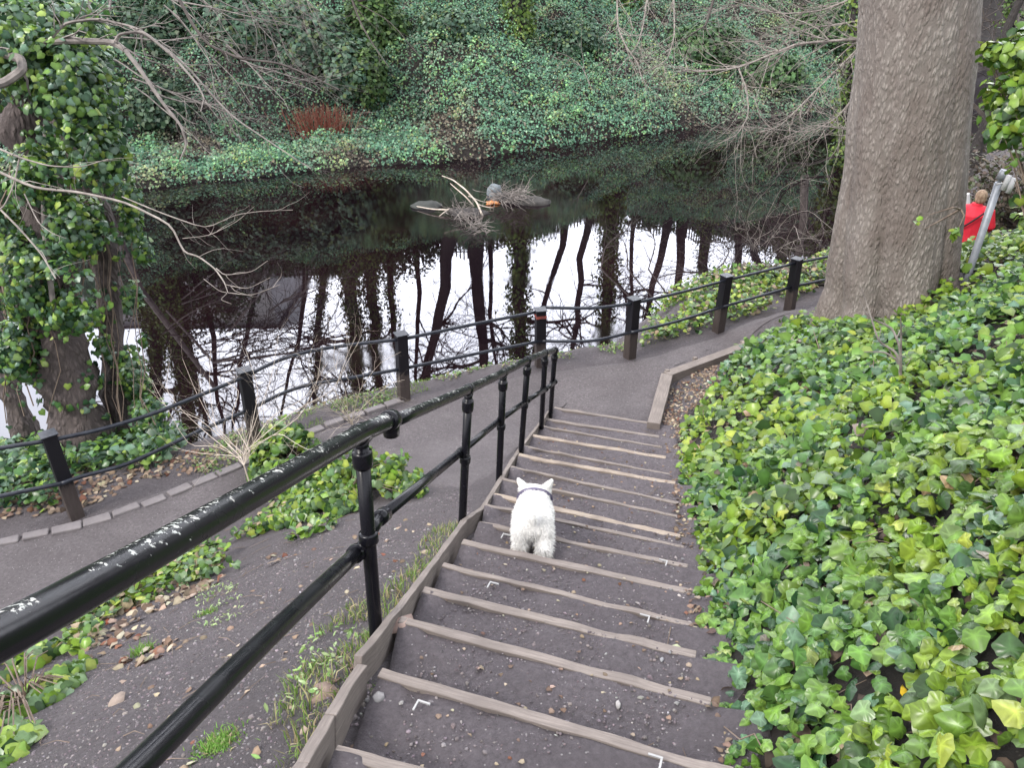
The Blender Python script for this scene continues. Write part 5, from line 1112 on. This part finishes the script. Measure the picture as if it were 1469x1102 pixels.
cc = np.array((.86,.85,.83))[None]*(1-grey[:, None]*.55); body.v = [tuple(v) for v in dw(V)]; body.f = Fs; body.c = [tuple(c) for c in cc]
body.build('body', M['fur'], dog, smooth=True)
# shaggy coat
tri = np.array([f[:3] for f in Fs]); A = V[tri[:, 0]]; e1 = V[tri[:, 1]]-A; e2 = V[tri[:, 2]]-A; nr = unit(np.cross(e1, e2))
k = rng.integers(0, len(tri), 30000); q = A[k]+e1[k]*rng.random((30000, 1))*.9+e2[k]*rng.random((30000, 1))*.9; nk = nr[k]
L = np.where(q[:, 2] < .12, .028, .019)*rng.uniform(.5, 1.5, 30000); isear = (q[:, 2]-(-SL*q[:, 1]) > .325) & (q[:, 1] > .30); L = np.where(isear, .006, L)
clump = np.stack([fbm(q[:, 0]*60, q[:, 1]*60+q[:, 2]*45, 1., 2, s_) for s_ in (1., 4., 8.)], 1)
fl = np.array((0, -.55, -.9)); d = unit(nk*.75+fl*.55+clump*.34+rng.normal(0, .16, nk.shape)); sd = unit(np.cross(d, rng.normal(0, 1, d.shape))); wd_ = .0013
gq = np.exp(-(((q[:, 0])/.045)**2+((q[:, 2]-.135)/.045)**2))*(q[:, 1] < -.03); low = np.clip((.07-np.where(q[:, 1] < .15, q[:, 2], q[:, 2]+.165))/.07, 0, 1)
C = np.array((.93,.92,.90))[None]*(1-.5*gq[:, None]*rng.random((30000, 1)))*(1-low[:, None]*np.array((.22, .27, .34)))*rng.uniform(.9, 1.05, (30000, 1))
V3 = np.stack((q-sd*wd_, q+sd*wd_, q+d*L[:, None]), 1).reshape(-1, 3)
bigmesh('coat', dw(V3), np.arange(90000).reshape(-1, 3), M['fur'], np.repeat(C, 3, 0), dog)
mb = MB(); ring = [(.116*math.cos(a), .325-.03*math.sin(a), .240+.110*math.sin(a)+dz(.325)) for a in np.linspace(0, 2*math.pi, 40)]
vs = []; ring2 = [dw(np.array(r)) for r in ring]; mb.tube(ring2, .0105, 8, cap=False); mb.build('collar', M['collar'], dog, smooth=True)
mb = MB(); mb.blob(dw(np.array((0, .503, .243+dz(.49)))), (.014, .012, .012), 10, 8); mb.build('nose', M['nose'], dog, smooth=True)
for s in (-1, 1):
    mb = MB(); mb.blob(dw(np.array((s*.032, .432, .288+dz(.43)))), (.008, .008, .008), 10, 8); mb.build('eye', M['nose'], dog, smooth=True)
# ------------------------------------------------------------------ people on the path beyond the big trunk
M['skin'] = simple('skin', (.52,.34,.27), .6); M['red'] = simple('red_jacket_cloth', (.60,.010,.030), .7, (.70,.02,.045), 6, .3, 14, bd=.02); M['hair'] = simple('fair_hair', (.20,.13,.085), .8, (.40,.29,.20), 30, .4, 60, (1, 1, .3)); M['black'] = simple('black_cloth', (.012,.012,.016), .7); M['jeans'] = simple('dark_trousers', (.03,.035,.055), .8); M['white'] = simple('white_coat_cloth', (.55,.55,.56), .8); M['greyhair'] = simple('grey_hair', (.30,.28,.26), .7)
def person(loc, rz, label, jk, hairm, strap=True, hgt=1.64, lean=.0):
    loc = np.array(loc, float); t = empty('person', loc, label, 'person'); c, s = math.cos(rz), math.sin(rz); k = hgt/1.64
    def W(p): return (loc[0]+(p[0]*c-p[1]*s)*k, loc[1]+(p[0]*s+p[1]*c)*k, loc[2]+p[2]*k)
    def sk(parts, vox, name, mat, it=5):
        mb = MB()
        for kind, a, b in parts:
            if kind == 't': mb.tube(a, b, 14)
            else: mb.blob(a, b, 16, 11)
        V, F = joined(mb, vox, it); o = MB(); o.v = [W(v) for v in V]; o.f = F; return o.build(name, M[mat], t, smooth=True)
    L = lean; hx_ = .03+L
    parts = [('b', (hx_, .02, 1.52), (.075, .09, .108)), ('b', (hx_, .075, 1.475), (.05, .05, .06)), ('t', [(0+L*.6, 0, 1.28), (hx_*.8, 0, 1.44)], [.06, .052]), ('b', (hx_, .115, 1.50), (.012, .018, .018)), ('b', (hx_-.078, .01, 1.51), (.012, .02, .03)), ('b', (hx_+.078, .01, 1.51), (.012, .02, .03)),
             ('t', [(0, 0, .84), (0, 0, 1.0), (L*.4, 0, 1.18), (L*.6, 0, 1.32)], [.145, .135, .15, .10]), ('b', (L*.5, 0, 1.28), (.18, .095, .08))]
    for q in (-1, 1):
        st_ = .13*q
        parts += [('t', [(q*.085, 0, .86), (q*.09, st_*.5+.02, .47), (q*.09, st_-.03, .08)], [.092, .062, .042]), ('b', (q*.09, st_+.03, .045), (.042, .12, .042)),
                  ('t', [(q*.17+L*.5, 0, 1.31), (q*.24+L*.4, -.03, 1.06), (q*.20, .14, .90)], [.055, .045, .032]), ('b', (q*.195, .185, .875), (.022, .048, .038))]
        for f_ in range(4): parts.append(('t', [(q*.195, .21, .895-.017*f_), (q*.185, .255+(.006 if f_ in (1, 2) else 0), .885-.017*f_), (q*.165, .275, .872-.017*f_)], [.010, .009, .008]))
        parts.append(('t', [(q*.185, .17, .90), (q*.160, .205, .905), (q*.15, .225, .895)], [.011, .010, .008]))
    sk(parts, .0085, 'body', 'skin', 3)
    J = [('t', [(0, 0, .80), (0, 0, .90), (L*.3, -.005, 1.08), (L*.5, -.01, 1.24), (L*.6, -.005, 1.36)], [.285, .27, .25, .23, .12]), ('b', (L*.55, 0, 1.29), (.27, .16, .10)), ('t', [(L*.7, -.015, 1.34), (L*.75, -.015, 1.42)], [.095, .080])]
    for q in (-1, 1): J.append(('t', [(q*.19+L*.5, 0, 1.31), (q*.275+L*.4, -.03, 1.06), (q*.215, .13, .91)], [.10, .085, .065]))
    j = sk(J, .012, 'jacket', jk, 4)
    sk([('t', [(q*.088, 0, .88), (q*.092, .065*q+.02, .47), (q*.09, .13*q-.03, .10)], [.105, .078, .062]) for q in (-1, 1)]+[('b', (0, 0, .86), (.16, .12, .12))], .012, 'trousers', 'jeans', 3)
    for q in (-1, 1): sk([('b', (q*.09, .13*q+.03, .05), (.05, .135, .05))], .012, 'shoe', 'black', 2)
    sk([('b', (hx_, -.005, 1.545), (.092, .098, .098)), ('b', (hx_, -.035, 1.49), (.085, .06, .085))], .009, 'hair', hairm, 3)
    if strap:
        pts = []
        for a in np.linspace(0, 1, 14): pts.append(W((.16-.42*a+L*.3, -.275-.02*math.sin(a*3.14)+.10*(abs(a-.45))**1.2, 1.36-.44*a)))
        mb = MB(); mb.tube(pts, .014, 8); mb.build('strap', M['black'], t, smooth=True)
        mb = MB(); mb.blob(W((-.31, -.03, .86)), (.085, .13, .14), 16, 12, .1); mb.build('shoulder_bag', M['black'], t, smooth=True)
    return t
D1 = 13.3; pz = 0.
pp = atD(1397, 310, D1); g0 = z1(pp[0], pp[1])
ph = atD(1411, 278, D1)
H1 = 1.66
x_, y_ = ph[0], ph[1]
Z_person = z1(x_, y_)+.01
person((x_-.06, y_, Z_person), math.radians(-28), 'person in a bright red jacket with a black cross-body bag walking away along the path', 'red', 'hair', True, H1, -.0)
q_ = atD(1371, 296, 14.8); person((q_[0]-.12, q_[1], z1(q_[0]-.12, q_[1])+.01), math.radians(-20), 'person in a white top mostly hidden behind the big trunk', 'white', 'greyhair', False, 1.6)
# ------------------------------------------------------------------ grey post on the ivy slope
M['galv'] = simple('galvanised_grey', (.24,.26,.30), .45, (.33,.35,.39), 10, .15, 30, metal=.2)
pb_ = hit(1384, 408); Dp_ = np.dot(pb_-np.array((0, 0, EYE)), (0, cP, -sP)); ptop = atD(1433, 262, Dp_-.75); ptop2 = atD(1440, 247, Dp_-.82)
gp = empty('sign_post', pb_, 'grey metal post with small white fittings, standing in ivy right of the big trunk', 'post')
mb = MB(); mb.tube([pb_-(ptop-pb_)*.2, pb_, ptop], .043, 20); mb.build('pole', M['galv'], gp, smooth=True)
mb = MB(); mb.tube([ptop+(ptop-pb_)*.03, ptop2+(ptop-pb_)*.02], [.046, .04], 16); mb.tube([ptop-(ptop-pb_)*.02, ptop+(ptop-pb_)*.04], [.02, .02], 10); mb.build('cap', M['galv'], gp, smooth=True)
for k, (u, v) in enumerate([(1443,262),(1450,266)]):
    p = atD(u, v, Dp_-.8); mb = MB(); mb.tube([p-np.array((.012, 0, .085)), p+np.array((.012, 0, .085))], [.03, .03], 12); mb.tube([p, p-np.array((.09, -.02, .02))], .008, 6); mb.build('fitting', M['white'], gp, smooth=True)
# ------------------------------------------------------------------ foliage at the right edge
def leafcloud(name, label, cat, clouds, n, size, cols, w, base, T=IVY, stems=3, mat='leaf'):
    base = np.array(base); t = empty(name, base, label, cat); vol = np.array([c[3]*c[4] for c in clouds], float); vol /= vol.sum(); Ps, Ns = [], []
    mb = MB()
    for c, f in zip(clouds, vol):
        u, v, D, ru, rv, rd = c; p, d = ell_pts(int(n*f), atD(u, v, D), (ru*D/FPX, rd, rv*D/FPX), .2); Ps.append(p); Ns.append(d)
        for k in range(stems):
            e = p[rng.integers(len(p))]; mb.tube([base, (base+e)/2+rng.normal(0, .08, 3), e], [.012, .008, .003], 5)
    P = np.concatenate(Ps); Nn = np.concatenate(Ns); k = fbm(P[:, 0]*2+P[:, 2], P[:, 2]*2+P[:, 1], 2.4, 3, 2.) > -.5; P, Nn = P[k], Nn[k]
    leafobj('foliage', P, Nn+np.array((0, -.3, .8)), rng.uniform(size*.65, size*1.2, len(P)), pal(len(P), cols, w), T, M[mat], .45, np.array((0, 0, -.8)), parent=t); mb.build('stems', M['vine'], t)
    return t
leafcloud('ivy_bush', 'bright leafy bush at the right edge above the grey post', 'bush', [(1455,150,7.5,45,60,.5),(1470,80,7.4,45,45,.5),(1440,185,7.6,28,38,.4),(1500,250,7.6,50,60,.5),(1425,70,7.6,18,22,.25),(1485,318,7.9,26,22,.35)], 1000, .10, [G_FRESH[0], G_FRESH[1], G_FRESH[2], G_FRESH[4]], [5, 4, 2, 2], hit(1520, 420), IVY)
leafcloud('ivy_sprig', 'ivy sprig hanging against the right side of the big trunk', 'plant', [(1330,312,8.1,20,18,.08),(1335,328,8.1,14,12,.08),(1368,335,8.2,7,14,.05)], 75, .08, [G_FRESH[0], G_FRESH[1], G_FRESH[4]], [3, 3, 2], atD(1378, 300, 8.3), IVY, 1)
leafcloud('ivy_clump', 'darker ivy clump piled against the foot of the big trunk', 'plant', [(1215,490,8.9,50,26,.35),(1160,520,8.6,40,24,.3),(1255,505,8.7,35,20,.3)], 800, .095, [G_FRESH[1], G_FRESH[2], G_FRESH[3]], [3, 3, 3], hit(1210, 520), IVY)
bush('bramble_bush', 'brown bramble thicket behind the person in the red jacket', 'bush', [(np.array((9.6, 16.8, z1(9.6, 16.8)+.6)), (1.3, .8, 1.1)), (np.array((11.2, 17.2, z1(11.2, 17.2)+.7)), (1.3, .8, 1.4)), (np.array((12.6, 16.6, z1(12.6, 16.6)+.8)), (1.2, .8, 1.6))], 7000, .09, [(.10,.08,.06),(.15,.12,.09),(.07,.09,.04)], [3, 3, 2], ns=60)
# woodland on the near bank beyond the big trunk
for k, (u, D, hh, r, lb) in enumerate([(1225,24,9,.14,'slim bare tree just left of the big trunk top, on the bend of the bank'),(1400,22,10,.16,'bare tree seen in the gap right of the big trunk'),(1440,26,11,.2,'bare tree behind the bush at the right edge'),(1500,24,11,.2,'bare tree just beyond the right edge above the slope'),(1415,32,11,.2,'distant bare tree over the path behind the red jacket')]):
    d = ray(u, 200); x, y = d[0]*D, d[1]*D; b = np.array((x, y, z1(x, y))); bare_tree('path_tree', b, b+np.array((rng.uniform(-1, 1), rng.uniform(-1, 1), hh)), r, 300+k, 16, lb, 'bare trees along the path beyond the big trunk', 0 if k % 2 else 1200, L1=3.2, first=.12, lev=2)
P = field(60000, 6, 60, 13, 60, None, lambda P: (dfar(P[:, 0], P[:, 1]) < -6) & (P[:, 2] > -.88) & ((P[:, 0]-np.interp(P[:, 1], [q[1] for q in RL], [q[0] for q in RL]) < -.2) | (P[:, 0]-np.interp(P[:, 1], [q[1] for q in KE]+[99], [q[0] for q in KE]+[99]) > .5)))
P = P[fbm(P[:, 0], P[:, 1], .6, 3, 2.) > -.5]; nr = gnorm(P[:, 0], P[:, 1]); P = P+nr*rng.uniform(0, .3, (len(P), 1))
P2 = field(60000, 3, 17, 12.5, 27, None, lambda P: (dfar(P[:, 0], P[:, 1]) < -6) & (P[:, 2] > -.9) & (P[:, 0]-np.interp(P[:, 1], [q[1] for q in RL], [q[0] for q in RL]) < -.3)); P2[:, 2] += rng.uniform(0, .25, len(P2)); P = np.concatenate((P, P2)); nr = gnorm(P[:, 0], P[:, 1])
tag(leafobj('undergrowth', P, nr+np.array((0, -.3, .3)), rng.uniform(.08, .16, len(P)), pal(len(P), [(.10,.085,.065),(.06,.10,.04),(.14,.11,.09)], [4, 3, 3]), QUAD, M['farleaf'], .7), 'brown winter undergrowth on the slope beyond the big trunk', None, None, 'stuff')
# ------------------------------------------------------------------ stranded debris in the river
def stick(label, uv, r, lift=.0, mat='twigpale'):
    r *= .75
    p = [at(u, v, WATER+h) for u, v, h in uv]; mb = MB(); q = smoothline([np.array(a) for a in p], 5, 1); mb.tube(q, list(np.linspace(r, r*.45, len(q))), 8); tag(mb.build('driftwood', M[mat], origin=p[0], smooth=True), label, 'stick', 'bleached sticks on the river debris')
stick('long bleached curved stick standing over the debris', [(692,309,.02),(684,290,.25),(668,272,.5),(650,258,.65),(634,252,.75)], .035)
stick('shorter bleached stick just below the long curved one', [(680,296,.05),(668,282,.3),(655,271,.4),(646,263,.45)], .026)
stick('pale stick pointing left out of the debris', [(642,301,.1),(620,300,.08),(592,295,.05)], .03)
stick('short thick pale stick under the left-pointing one', [(645,299,.12),(638,304,.08),(630,310,.02)], .028)
stick('thin stick running right towards the orange scrap', [(672,281,.3),(688,288,.15),(705,292,.04)], .018)
stick('forked bleached stick right of the pile', [(685,293,.1),(698,297,.05),(708,298,.04)], .022)
dp = empty('branch_pile', at(672, 312, WATER), 'tangle of grey brushwood stranded in the river', 'branches'); mb = MB()
for k in range(90):
    f = rng.random(); u = 650+45*f+rng.normal(0, 7); v = 296+34*f+rng.normal(0, 4); p = at(u, v, WATER+rng.uniform(0, .15)); twig(mb, p, (rng.normal(0, 1), rng.normal(-.2, .7), rng.normal(.1, .35)), rng.uniform(.25, .65), .012, 1, .7, -.01, 4, (1, 4), 3, .25)
mb.build('brushwood', M['twiggrey'], dp)
dp = empty('branch_pile', at(728, 285, WATER), 'heap of pale dry grass and twigs caught on the far rock in the river', 'branches'); mb = MB()
for k in range(170):
    u = rng.normal(730, 15); v = rng.normal(279, 5); p = at(u, v, WATER+rng.uniform(.1, .35)); twig(mb, p, (rng.normal(.5, .8), rng.normal(-.2, .7), rng.normal(0, .3)), rng.uniform(.25, .6), .010, 0, .7, -.03, 4, (1, 3), 3, .25)
mb.build('brushwood', M['twiggrey'], dp)
rock('river_rock', 'pale bluish boulder at the left of the grass heap in the river', at(709, 276, WATER+.05), (.22, .2, .22), (.20,.23,.25), 'rock'); rock('river_rock', 'dark flat rock right of the grass heap in the river', at(766, 291, WATER), (.42, .3, .14), (.07,.065,.06), 'rock'); rock('river_rock', 'wet dark rock at the left end of the debris', at(612, 296, WATER), (.38, .3, .13), (.06,.065,.06), 'rock'); rock('river_rock', 'dark rock hidden under the grass heap', at(733, 287, WATER), (.36, .3, .2), (.05,.045,.045), 'rock'); rock('river_rock', 'dark rock under the brushwood tangle', at(672, 306, WATER), (.5, .35, .1), (.04,.035,.035), 'rock')
M['orange'] = simple('orange_plastic', (.50,.16,.05), .5, (.85,.4,.15), 20)
mb = MB(); p = at(706, 291, WATER+.03); mb.blob(p, (.17, .09, .04), 16, 10, .95); tag(mb.build('plastic_bag', M['orange'], origin=p, smooth=True), 'crumpled orange plastic scrap floating beside the debris', 'litter')
# ------------------------------------------------------------------ light, sky, camera
wd = bpy.data.worlds.new('World'); scene.world = wd; wd.use_nodes = True; nt = wd.node_tree; nt.nodes.clear()
sky = nt.nodes.new('ShaderNodeTexSky'); sky.sky_type = 'NISHITA'; sky.sun_disc = False
SE, SR = math.radians(45), math.radians(-128)
sky.sun_elevation = SE; sky.sun_rotation = SR; sky.air_density = 1.5; sky.dust_density = 4.5; sky.ozone_density = 1.0
tc = nt.nodes.new('ShaderNodeTexCoord')
nn = N(nt, 'ShaderNodeTexNoise', Scale=2.2, Detail=6.0, Roughness=.55); nt.links.new(tc.outputs['Generated'], nn.inputs['Vector'])
cl = ramp(nt, nn.outputs[0], [(.3, (6.6, 6.8, 7.6)), (.7, (11.5, 11.6, 12.2))])
sx = nt.nodes.new('ShaderNodeSeparateXYZ'); nt.links.new(tc.outputs['Generated'], sx.inputs[0])
cl = mixc(nt, 1.0, cl, ramp(nt, sx.outputs[1], [(.50, .76), (.88, 3.4)]), 'MULTIPLY')  # cloud cover thinner and brighter over the far bank
mx = mixc(nt, .88, sky.outputs[0], cl)
bg = nt.nodes.new('ShaderNodeBackground'); bg.inputs[1].default_value = .15; nt.links.new(mx, bg.inputs[0])
ow = nt.nodes.new('ShaderNodeOutputWorld'); nt.links.new(bg.outputs[0], ow.inputs[0])
sl = bpy.data.lights.new('sun', 'SUN'); sl.energy = 1.5; sl.angle = math.radians(14); sl.color = (1, .96, .9)
so = bpy.data.objects.new('sun', sl); col.objects.link(so)
dv = Vector((math.sin(SR)*math.cos(SE), math.cos(SR)*math.cos(SE), math.sin(SE)))
so.rotation_euler = dv.to_track_quat('Z', 'Y').to_euler()
cam = bpy.data.cameras.new('camera'); co = bpy.data.objects.new('camera', cam); col.objects.link(co)
co.location = (0, 0, EYE); co.rotation_euler = (math.radians(90)-PITCH, 0, 0)
cam.sensor_width = 36; cam.lens = 36*FPX/1469; cam.clip_end = 1500; cam.clip_start = .05
scene.camera = co
scene.view_settings.view_transform = 'Standard'; scene.view_settings.look = 'None'; scene.view_settings.exposure = .95; scene.view_settings.gamma = 1
